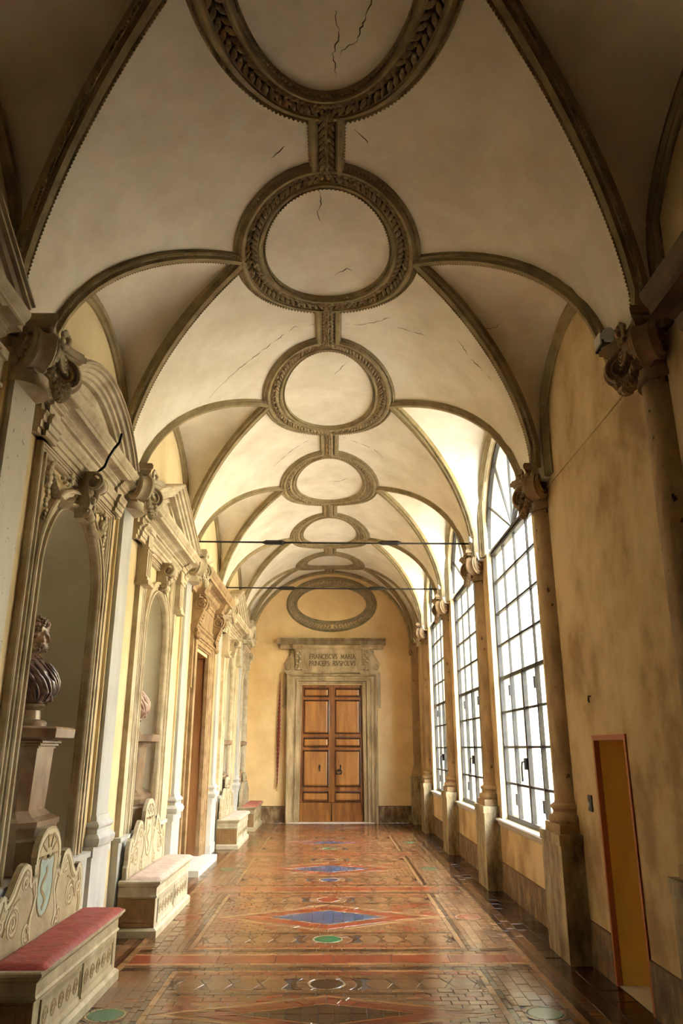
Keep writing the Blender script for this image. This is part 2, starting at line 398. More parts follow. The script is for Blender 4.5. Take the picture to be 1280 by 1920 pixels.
# ---- walls
def wall_sheet(x, y0, y1, z0, z1, ops, step=None):
    """a wall in a plane of constant x; ops: list of (ya, yb, low(y), high(y)) openings"""
    mb = MB(); ys = {y0, y1}
    for ya, yb, lo, hi in ops:
        for k in range(29): ys.add(ya + (yb - ya) * (.5 - .5 * math.cos(PI * k / 28)))
    y = y0
    while y < y1: ys.add(y); y += .8
    ys = sorted(ys)
    for a, b in zip(ys, ys[1:]):
        if b - a < 1e-6: continue
        m = (a + b) / 2; op = [o for o in ops if o[0] < m < o[1]]
        cuts = [(z0, z0)]
        for o in sorted(op, key=lambda o: o[2](m)): cuts.append(((o[2](a), o[2](b)), (o[3](a), o[3](b))))
        lowa = lowb = z0
        for o in sorted(op, key=lambda o: o[2](m)):
            la, lb, ha, hb = o[2](a), o[2](b), o[3](a), o[3](b)
            if la > lowa + 1e-4 or lb > lowb + 1e-4: mb.poly([(x, a, lowa), (x, b, lowb), (x, b, lb), (x, a, la)])
            lowa, lowb = ha, hb
        mb.poly([(x, a, lowa), (x, b, lowb), (x, b, z1), (x, a, z1)])
    return mb
def arch_op(c, hw, z0, zs):
    return (c - hw, c + hw, lambda y: z0, lambda y, c=c, hw=hw: zs + math.sqrt(max(0, hw * hw - (y - c) ** 2)))
def rect_op(a, b, z0, z1): return (a, b, lambda y: z0, lambda y: z1)

NICHES = [(BAYS[1][0], .52, .82, 2.75), (BAYS[2][0], .61, .82, 2.74), (BAYS[3][0], .5, .82, 2.76), (BAYS[5][0], .5, .82, 2.76), (17.05, .46, .82, 2.72)]
DOORL = (BAYS[4][0], .6, 0.08, 2.97)
wl = setting('wall_left')
ops = [arch_op(*n) for n in NICHES] + [rect_op(DOORL[0] - .6, DOORL[0] + .6, 0, 2.97)]
build('plaster', wall_sheet(XL, Y0, YE + .1, 0, 6.1, ops), 'wall_l', wl)
for c, hw, z0, zs in NICHES:
    hw += .015; z0 -= .01
    mb = MB(); rows = []; n = 20; dep = 1.0
    for z in (z0, zs): rows.append([(XL - .0005 - hw * dep * math.sin(PI * k / n), c - hw * math.cos(PI * k / n), z) for k in range(n + 1)])
    for j in range(1, 9):
        a = PI / 2 * j / 8; r = hw * math.cos(a)
        rows.append([(XL - .0005 - max(r, .002) * dep * math.sin(PI * k / n), c - max(r, .002) * math.cos(PI * k / n), zs + hw * math.sin(a)) for k in range(n + 1)])
    mb.grid(rows)
    mb.poly([(XL - .0005 - hw * dep * math.sin(PI * k / n), c - hw * math.cos(PI * k / n), z0) for k in range(n + 1)])
    build('niche_shell', mb, 'niche', wl, smooth=50)
# grey marble dado blocks that carry the niche frames
for c, hw, z0, zs in NICHES[1:]:
    wd = .98 if hw > .47 else .66
    if hw > .55: wd = .94
    mb = MB(); mb.box(XL - .02, XL + .065, c - wd, c + wd, 0, .78); mb.box(XL - .02, XL + .085, c - wd - .02, c + wd + .02, .78, .82); mb.box(XL - .02, XL + .085, c - wd - .02, c + wd + .02, 0, .12)
    build('dado_block', mb, 'marble', wl)

# right wall with three windows and a small doorway
WINS = [8.345, 11.46, 14.55]
WHW, LUN, SILL, TRZ, WX = 1.13, 1.36, .80, 4.05, 2.12
HD = (5.35, 5.97, 0.0, 1.66)
ops = []
for c in WINS:
    ops.append((c - LUN, c - WHW, lambda y: TRZ, lambda y, c=c: TRZ + math.sqrt(max(0, LUN ** 2 - (y - c) ** 2))))
    ops.append((c - WHW, c + WHW, lambda y: SILL, lambda y, c=c: TRZ + math.sqrt(max(0, LUN ** 2 - (y - c) ** 2))))
    ops.append((c + WHW, c + LUN, lambda y: TRZ, lambda y, c=c: TRZ + math.sqrt(max(0, LUN ** 2 - (y - c) ** 2))))
ops.append(rect_op(*HD))
wr = setting('wall_right')
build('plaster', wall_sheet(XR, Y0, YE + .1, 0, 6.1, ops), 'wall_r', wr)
mb = wall_sheet(XR + .42, Y0, YE + .1, 0, 6.1, ops[:-1])
build('outer_face', mb, 'facade', wr)
for c in WINS:
    mb = MB()
    out = [(c - WHW, SILL), (c - WHW, TRZ), (c - LUN, TRZ)] + [(c - LUN * math.cos(PI * k / 40), TRZ + LUN * math.sin(PI * k / 40)) for k in range(1, 40)] + [(c + LUN, TRZ), (c + WHW, TRZ), (c + WHW, SILL)]
    mb.grid([[(XR, y, z) for y, z in out], [(XR + .42, y, z) for y, z in out]], close_v=True)
    build('window_reveal', mb, 'wall_l', wr, smooth=30)
mb = MB()
a, b, z0, z1 = HD
mb.grid([[(XR, y, z) for y, z in ((a, z0), (a, z1), (b, z1), (b, z0))], [(XR + .5, y, z) for y, z in ((a, z0), (a, z1), (b, z1), (b, z0))]])
mb.poly([(XR + .5, a, z0), (XR + .5, b, z0), (XR + .5, b, z1), (XR + .5, a, z1)])
build('doorway_reveal', mb, 'ochre', wr)
mb = MB(); mb.poly([(XR - .0, a, .004), (XR + .5, a, .004), (XR + .5, b, .004), (XR - .0, b, .004)])
build('marble_threshold', mb, 'white', wr)
mb = MB()
for yy in (a - .027, b - .003): mb.box(XR - .012, XR + .03, yy, yy + .03, 0, z1 + .02)
mb.box(XR - .013, XR + .03, a - .03, b + .03, z1 - .003, z1 + .035)
build('doorway_trim', mb, 'redline', wr)
# horizontal scar line across the blank right bay
mb = MB(); mb.box(XR - .012, XR + .02, 4.5, 6.6, 3.945, 3.975); build('string_course', mb, 'wall_r', wr)
# painted marble dado along the right wall, with its dark upper line
br = setting('baseboard_right')
for ya, yb in ((Y0, a - .03), (b + .03, YE)):
    mb = MB(); mb.box(XR - .012, XR + .02, ya, yb, 0, .31); build('dado_panel', mb, 'wains', br)
    mb = MB(); mb.box(XR - .016, XR + .02, ya, yb, .31, .322); build('dado_line', mb, 'line', br)
# end wall
we = setting('wall_end')
DOORE = (-.74, .74, 3.03)
mb = MB(); z1 = 6.1
for x0, x1, za_, zb_ in ((XL - .1, DOORE[0], 0, z1), (DOORE[1], XR + .1, 0, z1), (DOORE[0], DOORE[1], DOORE[2], z1)):
    mb.poly([(x0, YE, za_), (x1, YE, za_), (x1, YE, zb_), (x0, YE, zb_)])
build('plaster', mb, 'wall_e', we)
mb = MB(); mb.grid([[(x, YE, z) for x, z in ((-.74, 0), (-.74, 3.03), (.74, 3.03), (.74, 0))], [(x, YE + .3, z) for x, z in ((-.74, 0), (-.74, 3.03), (.74, 3.03), (.74, 0))]])
mb.poly([(-.74, YE + .3, 0), (.74, YE + .3, 0), (.74, YE + .3, 3.03), (-.74, YE + .3, 3.03)])
build('door_reveal', mb, 'stone_d', we)
be = setting('baseboard_end')
for x0, x1 in ((XL, -1.04), (1.02, XR)):
    mb = MB(); mb.box(x0, x1, YE - .02, YE + .02, 0, .345); build('dado_panel', mb, 'wains', be)
    mb = MB(); mb.box(x0, x1, YE - .026, YE + .02, .345, .36); build('dado_line', mb, 'line', be)
# unseen wall added to close the corridor behind the camera; brown limits bounced light
wb = MB(); wb.poly([(XL - .1, Y0, 0), (XR + .1, Y0, 0), (XR + .1, Y0, 6.1), (XL - .1, Y0, 6.1)])
o = build('wall_back', wb, 'low_bounce', kind='structure')

# ---- floor: mortar bed, then every tile
floor = setting('floor')
mb = MB(); mb.box(XL - .7, XR + .6, Y0 - .1, YE + .4, -.12, -.004); build('mortar_bed', mb, 't_grout', floor)
FX = -.03
YB = [3.9, 6.71, 9.8, 12.9, 15.75, 18.3]
CD = [5.43, 8.25, 11.36, 14.38, 17.05]
TILES = []
def clip(poly, a, b, c):
    """keep the part of a convex polygon where a*x + b*y <= c"""
    out = []
    for i in range(len(poly)):
        p, q = poly[i], poly[(i + 1) % len(poly)]
        dp, dq = a * p[0] + b * p[1] - c, a * q[0] + b * q[1] - c
        if dp <= 0: out.append(p)
        if dp * dq < 0: t = dp / (dp - dq); out.append((p[0] + (q[0] - p[0]) * t, p[1] + (q[1] - p[1]) * t))
    return out
def rect(x0, x1, y0, y1): return [(x0, y0), (x1, y0), (x1, y1), (x0, y1)]
def tile(poly, m):
    if len(poly) < 3: return
    A = .5 * sum(poly[i][0] * poly[(i + 1) % len(poly)][1] - poly[(i + 1) % len(poly)][0] * poly[i][1] for i in range(len(poly)))
    if abs(A) < .0002: return
    if A < 0: poly = poly[::-1]
    if max(p[1] for p in poly) > YE - .01: poly = clip(poly, 0, 1, YE - .01)
    if len(poly) >= 3: TILES.append((poly, m))
def row(x0, x1, y0, y1, ln, m, ph=0.0, along='x', cl=()):
    n = 0
    if along == 'x':
        x = x0 - ph * ln
        while x < x1 - 1e-4:
            p = rect(max(x, x0), min(x + ln, x1), y0, y1)
            for q in cl: p = clip(p, *q) if len(p) > 2 else p
            tile(p, random.choice(m) if isinstance(m, list) else m); x += ln
    else:
        y = y0 - ph * ln
        while y < y1 - 1e-4:
            p = rect(x0, x1, max(y, y0), min(y + ln, y1))
            for q in cl: p = clip(p, *q) if len(p) > 2 else p
            tile(p, random.choice(m) if isinstance(m, list) else m); y += ln
def disc(cx, cy, rx, ry, m, n=24):
    tile([(cx + rx * math.cos(2 * PI * k / n), cy + ry * math.sin(2 * PI * k / n)) for k in range(n)], m)
def ring(cx, cy, r0, r1, m, n=16, ylim=None, a0=0, a1=2 * PI):
    for k in range(n):
        t0 = a0 + (a1 - a0) * k / n; t1 = a0 + (a1 - a0) * (k + 1) / n; tm = (t0 + t1) / 2
        p = [(cx + r * math.cos(t), cy + r * math.sin(t)) for r, t in ((r0, t0), (r1, t0), (r1, tm), (r1, t1), (r0, t1))]
        if ylim: p = clip(p, 0, 1, ylim[1]); p = clip(p, 0, -1, -ylim[0]) if len(p) > 2 else p
        tile(p, m)
HX = 1.12
ROWS = [(.11, .165, .19, 't_beige'), (.165, .23, .105, 't_tan'), (.23, .31, .105, 't_dark'), (.31, .36, .19, 't_beige'), (.36, .43, .105, 't_red'), (.43, .515, .105, 't_tan'), (.785, .85, .105, 't_tan'), (.85, .895, .19, 't_dark')]
for bi, yb in enumerate(YB):
    row(FX - 1.56, FX + 1.56, yb - .11, yb + .11, .46, 't_red', .5)
    for s in (-1, 1):
        for ri, (d0, d1, ln, m) in enumerate(ROWS):
            a, b = sorted((yb + s * d0, yb + s * d1)); ext = 1.56 if d1 < .32 else HX
            row(FX - ext, FX + ext, a, b, ln, m, .5 * (ri % 2))
        # row of six-sided tiles with the round inlay
        cy = yb + s * .65; a, b = cy - .135, cy + .135
        ci = bi * 2 + (s > 0)
        cm = {1: 't_dark', 2: 't_dark', 3: 't_green', 4: 't_red', 5: 't_blue', 6: 't_dark', 7: 't_green', 8: 't_dark', 9: 't_green'}.get(ci, 't_green')
        if ci == 2: cm = 't_dark'
        disc(FX, cy, .12, .12, cm, 28); ring(FX, cy, .12, .135, 't_white', 20, (a, b)); ring(FX, cy, .135, .215, 't_tan', 14, (a, b))
        for sg in (0, PI): ring(FX, cy, .215, .26, 't_dark', 8, (a, b), sg - .62, sg + .62)
        for sx in (-1, 1):
            hw = .075; x = .27; k = 0
            while x < HX - .02:
                x1 = min(x + .2, HX)
                pc = [(x + .045, a + .02), (x1 - .045, a + .02), (x1, cy), (x1 - .045, b - .02), (x + .045, b - .02), (x, cy)]
                tile([(FX + sx * px, py) for px, py in pc], 't_tan')
                for yy0, yy1, xo in ((a, a + .02, 0), (b - .02, b, 0)): tile([(FX + sx * x, yy0), (FX + sx * x1, yy0), (FX + sx * x1, yy1), (FX + sx * x, yy1)], 't_tan')
                if x1 < HX:
                    tile([(FX + sx * px, py) for px, py in ((x1 - .045, a + .02), (x1 + .045, a + .02), (x1, cy))], 't_dark')
                    tile([(FX + sx * px, py) for px, py in ((x1 - .045, b - .02), (x1 + .045, b - .02), (x1, cy))], 't_dark')
                x = x1; k += 1
for ci, cd in enumerate(CD):
    lo, hi = YB[ci] + .895, YB[ci + 1] - .895; hh = min(cd - lo, hi - cd)
    DX, DY = HX, hh - .01
    shells = [(1.0, .9, 't_beige'), (.9, .82, 't_tan'), (.82, .56, 't_red'), (.56, .505, 't_beige')]
    for s0, s1, m in shells:
        for sx in (-1, 1):
            for sy in (-1, 1):
                n = 9 if m == 't_red' else 7
                for k in range(n):
                    t0, t1 = k / n, (k + 1) / n
                    P = lambda s, t: (FX + sx * DX * s * (1 - t), cd + sy * DY * s * t)
                    tile([P(s0, t0), P(s0, t1), P(s1, t1), P(s1, t0)], m)
    # blue heart of the diamond, cut into columns
    bx, by = DX * .505, DY * .505
    xs = [-bx + 2 * bx * k / 11 for k in range(12)]
    bm_ = 't_dark' if ci == 0 else 't_blue'
    for x0, x1 in zip(xs, xs[1:]):
        for sy in (-1, 1):
            y_at = lambda x: by * (1 - abs(x) / bx)
            p = [(FX + x0, cd), (FX + x1, cd), (FX + x1, cd + sy * y_at(x1))]
            if x0 < 0 < x1: p.append((FX, cd + sy * by))
            p.append((FX + x0, cd + sy * y_at(x0))); tile(p, bm_)
    # brick rows in the four corners round the diamond
    for sx in (-1, 1):
        for sy in (-1, 1):
            y = 0.0; end = (hi - cd) if sy > 0 else (cd - lo); k = 0
            while y < end - .002:
                y1 = min(y + .082, end); a, b = sorted((cd + sy * y, cd + sy * y1))
                q = (-sx / DX, -sy / DY, -1 - sx * FX / DX - sy * cd / DY)
                x0, x1 = (FX, FX + HX) if sx > 0 else (FX - HX, FX)
                row(x0, x1, a, b, .118, ['t_red', 't_tan', 't_tan', 't_tan', 't_tan'], .5 * (k % 2), cl=[q]); y = y1; k += 1
    # side panels with a round inlay each, and the long border strips
    plo, phi = YB[ci] + .31, YB[ci + 1] - .31
    for sx in (-1, 1):
        def sr(x0, x1, y0, y1, ln, m, ph=0, cl=()):
            a, b = sorted((FX + sx * x0, FX + sx * x1)); row(a, b, y0, y1, ln, m, ph, 'y', cl)
        sr(HX, 1.165, plo, phi, .2, 't_beige'); sr(1.165, 1.205, plo, phi, .2, 't_dark', .5)
        sr(1.205, 1.255, plo, phi, .105, 't_tan'); sr(1.525, 1.56, plo, phi, .2, 't_tan', .5)
        cx = FX + sx * 1.51 if False else FX + sx * 1.39
        disc(cx, cd, .115, .115, 't_green' if (ci != 1) else 't_red', 24); ring(cx, cd, .115, .13, 't_white', 16)
        n = 12
        for k in range(n):      # tiles that fill the square round the inlay
            t0, t1 = 2 * PI * k / n, 2 * PI * (k + 1) / n
            e = lambda t: .135 / max(abs(math.cos(t)), abs(math.sin(t)))
            pts = [(cx + .13 * math.cos(t0), cd + .13 * math.sin(t0)), (cx + e(t0) * math.cos(t0), cd + e(t0) * math.sin(t0)), (cx + e(t1) * math.cos(t1), cd + e(t1) * math.sin(t1)), (cx + .13 * math.cos(t1), cd + .13 * math.sin(t1))]
            tile(pts, 't_tan')
        for c0, c1 in ((plo, cd - .135), (cd + .135, phi)):
            for j in range(3): sr(1.255 + .09 * j, 1.255 + .09 * (j + 1), c0, c1, .175, 't_tan', .33 * j)
for sx in (-1, 1):
    for x0, x1, ln, m, ph in ((1.56, 1.61, .3, 't_beige', 0), (1.61, 1.665, .3, 't_dark', .5), (1.665, 1.745, .3, 't_tan', .2), (1.745, 1.87, .24, 't_dark', 0), (1.87, 2.06, .24, 't_dark', .5)):
        a, b = sorted((FX + sx * x0, FX + sx * x1)); a = max(a, XL); b = min(b, XR)
        if b > a: row(a, b, 2.4, YE, ln, m, ph, 'y')
TILES = [t for t in TILES if min(p[1] for p in t[0]) > 2.4]
TM = ['t_tan', 't_beige', 't_red', 't_dark', 't_blue', 't_green', 't_white']
def tile_geo(mb, poly, j=.003):
    n = len(poly); cx = sum(p[0] for p in poly) / n; cy = sum(p[1] for p in poly) / n
    tx, ty, dz = random.gauss(0, .009), random.gauss(0, .009), random.uniform(-.0006, .0006)
    def at(px, py, jj, dz2):
        dx, dy = px - cx, py - cy; r = math.hypot(dx, dy) or 1; k = max(.2, (r - jj) / r)
        x, y = cx + dx * k, cy + dy * k
        return (x, y, dz + dz2 + (x - cx) * tx + (y - cy) * ty)
    top = [at(*p, j + .0022, 0) for p in poly]; mid = [at(*p, j, -.0016) for p in poly]; bot = [(x, y, -.007) for x, y, z in mid]
    b = len(mb.v); mb.v += top + mid + bot
    mb.face(range(b, b + n))
    for i in range(n):
        k = (i + 1) % n
        mb.face((b + i, b + n + i, b + n + k, b + k)); mb.face((b + n + i, b + 2 * n + i, b + 2 * n + k, b + n + k))
def in_view(poly):
    cx = sum(p[0] for p in poly) / len(poly); cy = sum(p[1] for p in poly) / len(poly)
    return cy > 5.15 and abs(cx) < cy * .42 and cx > -1.6, cy
def size_seen(t):
    A = abs(.5 * sum(t[0][i][0] * t[0][(i + 1) % len(t[0])][1] - t[0][(i + 1) % len(t[0])][0] * t[0][i][1] for i in range(len(t[0]))))
    v, cy = in_view(t[0]); return -(A / cy ** 3 if v else 0)
TILES.sort(key=size_seen)
for poly, m in TILES[:300]:
    mb = MB(); tile_geo(mb, poly); build('tile', mb, m, floor)
mb = MB()
for poly, m in TILES[300:]:
    mb.k = TM.index(m); tile_geo(mb, poly)
build('small_tiles', mb, TM, floor, kind='stuff')

# ---- outside: paved court, its end wing, and an unseen side wing added to cut sky light
mb = MB(); mb.box(2.46, 40, -8, 40, -.25, -.05); build('courtyard_ground', mb, 'ground', kind='structure')
cw = thing('building', 'pale courtyard wing with shuttered windows seen through the glass panes, with an added unseen side wing', 'building', (9, 24, 0))
mb = MB(); mb.box(2.6, 20, 23.6, 26, -.1, 9.5); mb.box(11.5, 14, -8, 23.6, -.1, 10); build('wall', mb, 'facade', cw)  # second block: unseen wing added to hold low sky light off the left wall
mb = MB(); mb.box(2.5, 20.1, 23.3, 23.6, 4.1, 4.5); mb.box(2.5, 20.1, 23.1, 23.6, 9.2, 9.7); mb.box(2.5, 20.1, 23.45, 23.6, -.1, .8)
for x in (2.9, 6.1, 9.3, 12.5): mb.box(x, x + .5, 23.5, 23.6, .8, 9.2)
mb.box(11.3, 11.5, -8, 23.4, 4.1, 4.5); mb.box(11.1, 11.5, -8, 23.4, 9.7, 10.1)  # bands of the added unseen side wing
build('stone_bands', mb, 'facade_w', cw)
for x in (4.2, 7.4):
    for z in (.9, 5.3):
        mb = MB(); mb.box(x, x + 1.2, 23.46, 23.62, z, z + 2.4); mb.box(x - .15, x, 23.44, 23.6, z - .1, z + 2.55); mb.box(x + 1.2, x + 1.35, 23.44, 23.6, z - .1, z + 2.55); mb.box(x - .15, x + 1.35, 23.4, 23.6, z + 2.4, z + 2.6)
        w_ = build('window', mb, 'facade_w', cw)
        mb = MB()
        for s in (0, .62): mb.box(x + .03 + s, x + .55 + s, 23.42, 23.47, z + .03, z + 2.37)
        build('shutter', mb, 'facade_g', w_)
# ------------------------------------------------------------------ windows
def make_window(c):
    w = setting('window_1', (WX, c, SILL)); X0, X1 = WX - .013, WX + .013
    ybars = [c - WHW + 2 * WHW * k / 4 for k in range(5)]; zs = [SILL + (TRZ - SILL) * k / 8 for k in range(9)]
    mb = MB()
    for s in (-1, 1): mb.box(X0 - .01, X1 + .02, c + s * WHW - .028, c + s * WHW + .028, SILL, TRZ)
    mb.box(X0 - .01, X1 + .02, c - WHW, c + WHW, SILL, SILL + .05)
    arc = [(WX, c - (LUN - .02) * math.cos(PI * k / 32), TRZ + (LUN - .02) * math.sin(PI * k / 32)) for k in range(33)]
    mb.sweep(arc, (-1, 0, 0), [(-.025, -.02), (-.025, .03), (.025, .03), (.025, -.02)])
    build('frame', mb, 'steel', w)
    mb = MB(); mb.box(X0 - .02, X1 + .02, c - LUN, c + LUN, TRZ - .045, TRZ - .012); mb.box(X0 - .02, X1 + .02, c - LUN, c + LUN, TRZ + .012, TRZ + .045); mb.box(X0, X1, c - LUN, c + LUN, TRZ - .012, TRZ + .012)
    build('transom', mb, 'steel', w)
    for i, y in enumerate(ybars[1:4]):
        mb = MB(); mb.box(X0, X1, y - .014, y + .014, zs[4], TRZ - .04); r = .034 if i == 1 else .02; mb.box(X0 - .01, X1 + .01, y - r, y + r, SILL + .04, zs[4])
        build('mullion', mb, 'steel', w)
    for j, z in enumerate(zs[1:8]):
        mb = MB(); r = .022 if j == 3 else .013; mb.box(X0 - .004, X1 + .004, c - WHW + .02, c + WHW - .02, z - r, z + r)
        build('glazing_bar', mb, 'steel', w)
    hub = Vector((WX, c, TRZ + .03))
    angs = [0, 28, 55, 90, 125, 152, 180]
    for a in angs[1:-1]:
        t = math.radians(a); e = hub + Vector((0, math.cos(t), math.sin(t))) * (LUN - .05)
        d = Vector((0, -math.sin(t), math.cos(t))) * .013; mb = MB()
        mb.grid([[(X0, hub.y - d.y, hub.z - d.z), (X1, hub.y - d.y, hub.z - d.z), (X1, hub.y + d.y, hub.z + d.z), (X0, hub.y + d.y, hub.z + d.z)],
                 [(X0, e.y - d.y, e.z - d.z), (X1, e.y - d.y, e.z - d.z), (X1, e.y + d.y, e.z + d.z), (X0, e.y + d.y, e.z + d.z)]], close_v=True, caps=True)
        build('fan_bar', mb, 'steel', w)
    for i in range(4):
        for j in range(8):
            mb = MB(); mb.box(WX - .002, WX + .002, ybars[i] + .012, ybars[i + 1] - .012, zs[j] + .012, zs[j + 1] - .012); build('pane', mb, 'glass', w)
    for a0, a1 in zip(angs, angs[1:]):
        pts = [(c + .04 * math.cos(math.radians((a0 + a1) / 2)), TRZ + .05)] + [(c + (LUN - .03) * math.cos(math.radians(a0 + (a1 - a0) * k / 8)), TRZ + .03 + (LUN - .05) * math.sin(math.radians(a0 + (a1 - a0) * k / 8))) for k in range(9)]
        mb = MB(); mb.prism(pts, 'x', WX - .002, WX + .002); build('fan_pane', mb, 'glass', w)
    mb = MB(); mb.box(X0 - .04, X0, c + .02, c + .06, 1.38, 1.50); h = build('handle_plate', mb, 'iron', w)
    mb = MB(); mb.tube([(X0 - .03, c + .04, 1.46), (X0 - .06, c + .05, 1.46), (X0 - .062, c + .075, 1.40), (X0 - .06, c + .08, 1.26)], .011, 6); build('lever', mb, 'iron', h)
    for y in (ybars[1], ybars[3]):
        for z in (1.05, 2.25):
            mb = MB(); mb.box(X0 - .03, X0 + .01, y - .026, y + .026, z - .06, z + .06); build('hinge', mb, 'iron', w)
    mb = MB(); a, b = c - 1.28, c + 1.28
    mb.prism([(WX - .02, .72), (WX - .02, .80), (1.985, .80), (1.975, .785), (1.985, .77), (2.0, .765), (2.015, .73), (2.03, .71), (2.035, .70), (WX - .02, .70)], 'y', a, b)
    build('sill', mb, 'white', w)
    return w
w1 = make_window(WINS[0])
for k, c in enumerate(WINS[1:]):
    o = copy_tree(w1); o.location.y = c; o.name = 'window_%d' % (k + 2)

# ------------------------------------------------------------------ capitals, columns, pilasters
def spiral(mb, c, ax_u, ax_v, r0, r1, turns, tr, start=0, n=40, sgn=1):
    pts = []; rad = []
    for k in range(n + 1):
        t = k / n; a = start + sgn * turns * 2 * PI * t; r = r0 + (r1 - r0) * t
        pts.append(Vector(c) + Vector(ax_u) * r * math.cos(a) + Vector(ax_v) * r * math.sin(a)); rad.append(tr * (1 - .55 * t))
    mb.tube(pts, rad, 6)
def capital(parent, x, y, z, sgn, mt, s=1.0, nm='capital'):
    """Ionic capital with corner volutes; (x, y, z) is the middle of its foot, sgn the way it faces along x"""
    def P(n, t, u): return (x + sgn * n * s, y + t * s, z + u * s)
    mb = MB()
    for r, h0, h1 in ((.175, .02, .05), (.165, .05, .12)):
        mb.prism([P(-.04, -r, 0)[:2]] + [P(-.04 + r * math.sin(PI * k / 14), -r * math.cos(PI * k / 14), 0)[:2] for k in range(15)] + [P(-.04, r, 0)[:2]], 'z', z + h0 * s, z + h1 * s)
    mb.prism([P(-.10, -.15, 0)[:2], P(.10, -.15, 0)[:2], P(.10, .15, 0)[:2], P(-.10, .15, 0)[:2]], 'z', z + .1 * s, z + .34 * s)
    cap = build(nm, mb, mt, parent, smooth=40)
    mb = MB()                                                # echinus with its eggs
    for k in range(9):
        a = PI * k / 8; mb.ball(P(-.03 + .16 * math.sin(a), -.16 * math.cos(a), .16), (.032 * s, .03 * s, .042 * s), 7, 5)
    build('echinus', mb, mt, cap, smooth=60, kind='stuff')
    mb = MB()                                                # abacus with hollow sides
    def ab(h, k):
        pts = [(-.14, -.27 * k), (-.1, -.27 * k)]
        pts += [(.17 * k + .09 * k * abs(j / 8 - .5) ** 2 * 4, (-.27 + .54 * j / 8) * k) for j in range(9)]
        pts += [(-.1, .27 * k), (-.14, .27 * k)]
        return [P(n, t, h) for n, t in pts]
    mb.grid([ab(.34, .90), ab(.365, .93), ab(.37, 1.0), ab(.41, 1.0), ab(.415, .95), ab(.43, .95)], close_v=True, caps=True)
    build('abacus', mb, mt, cap, smooth=35)
    for t in (-1, 1):                                        # corner volutes
        d = Vector((sgn * .72, t * .69, 0)).normalized(); sd = Vector((-d.y, d.x, 0)); up = Vector((0, 0, 1))
        c0 = Vector(P(.13, t * .185, .215)); mb = MB(); n = 20
        rows = []
        for w_, r in ((-.062, .112), (-.05, .13), (-.018, .115), (.018, .115), (.05, .13), (.062, .112)):
            rows.append([c0 + sd * w_ * s + (d * math.cos(2 * PI * k / n) + up * math.sin(2 * PI * k / n)) * r * s for k in range(n)])
        mb.grid(rows, close_v=True, caps=True)
        v = build('volute', mb, mt, cap, smooth=40)
        mb = MB()
        for q in (-1, 1):
            mb = MB(); spiral(mb, c0 + sd * q * .066 * s, d, up, .11 * s, .018 * s, 2.2, .02 * s, PI / 2, 34, -1); mb.ball(c0 + sd * q * .07 * s, .024 * s, 6, 4)
            build('spiral', mb, mt, v, smooth=60)
        mb = MB()                                            # ribbed shell between volute and rosette
        for j in range(4):
            r = .05 + .03 * j
            pts = [P(.19 - .02 * abs(k / 8 - .5), t * (.055 + r * .55 * math.cos(PI * k / 8) + .02), .335 - r * math.sin(PI * k / 8) * .9) for k in range(9)]
            mb.tube(pts, .011 * s, 5)
        build('shell_ribs', mb, mt, cap, smooth=60, kind='stuff')
    mb = MB(); c0 = Vector(P(.20, 0, .385))                  # flower on the abacus
    for k in range(7):
        a = 2 * PI * k / 7; mb.ball(c0 + Vector((sgn * .012, .05 * math.cos(a), .05 * math.sin(a))) * s, (.02 * s, .028 * s, .028 * s), 6, 4)
    mb.ball(c0 + Vector((sgn * .03 * s, 0, 0)), .025 * s, 7, 5)
    build('rosette', mb, mt, cap, smooth=60)
    mb = MB()                                                # leafy swag hung from volute to volute
    for k in range(25):
        t = k / 24; a = (t - .5) * 2
        q = Vector(P(.20 + .02 * (1 - a * a), a * .15, .14 - .15 * (1 - a * a) ** .8)); r = .024 + .012 * (1 - abs(a))
        for e in range(3):
            b = 2 * PI * e / 3 + k; mb.ball(q + Vector((math.cos(b) * .5, math.sin(b) * .35, math.sin(b) * .5)) * r * s, (r * .75 * s, r * .6 * s, r * .85 * s), 5, 4)
    build('swag', mb, mt, cap, smooth=60, kind='stuff')
    return cap

def column(y, label, group, mt='column', pedh=.93, r=.165, cm='stone_d'):
    t = thing('engaged_column', label, 'column', (XR, y, 0), group); cx = 2.085
    mb = MB(); mb.box(1.845, XR + .05, y - .29, y + .29, 0, pedh - .08); mb.box(1.835, XR + .05, y - .30, y + .30, pedh - .08, pedh)
    build('pedestal', mb, 'ped', t)
    mb = MB()
    mb.box(1.87, XR + .05, y - .225, y + .225, pedh, pedh + .07)
    mb.lathe([(.222, pedh + .07), (.232, pedh + .085), (.235, pedh + .105), (.222, pedh + .135), (.20, pedh + .14), (.192, pedh + .16), (.197, pedh + .175), (.21, pedh + .19), (.21, pedh + .21), (.19, pedh + .225), (.178, pedh + .23), (r + .004, pedh + .27)], cx, y, 28)
    build('column_base', mb, mt, t, smooth=40)
    mb = MB(); z0, z1 = pedh + .26, 3.78
    mb.lathe([(r * (1 - .1 * k / 12) + .004 * math.sin(PI * k / 12), z0 + (z1 - z0) * k / 12) for k in range(13)], cx, y, 28)
    build('shaft', mb, mt, t, smooth=50)
    capital(t, 2.05, y, 3.74, -1, cm)
    return t
column(4.15, 'nearest dark stone column at right, cut off by the photo edge', 'engaged columns of the right wall')
column(6.77, 'stone column between the blank ochre wall and the nearest window', 'engaged columns of the right wall')
column(9.92, 'stone column between the nearest and the second window', 'engaged columns of the right wall')
column(13.0, 'stone column between the second and the farthest window', 'engaged columns of the right wall')
column(16.1, 'stone column just past the farthest window', 'engaged columns of the right wall')
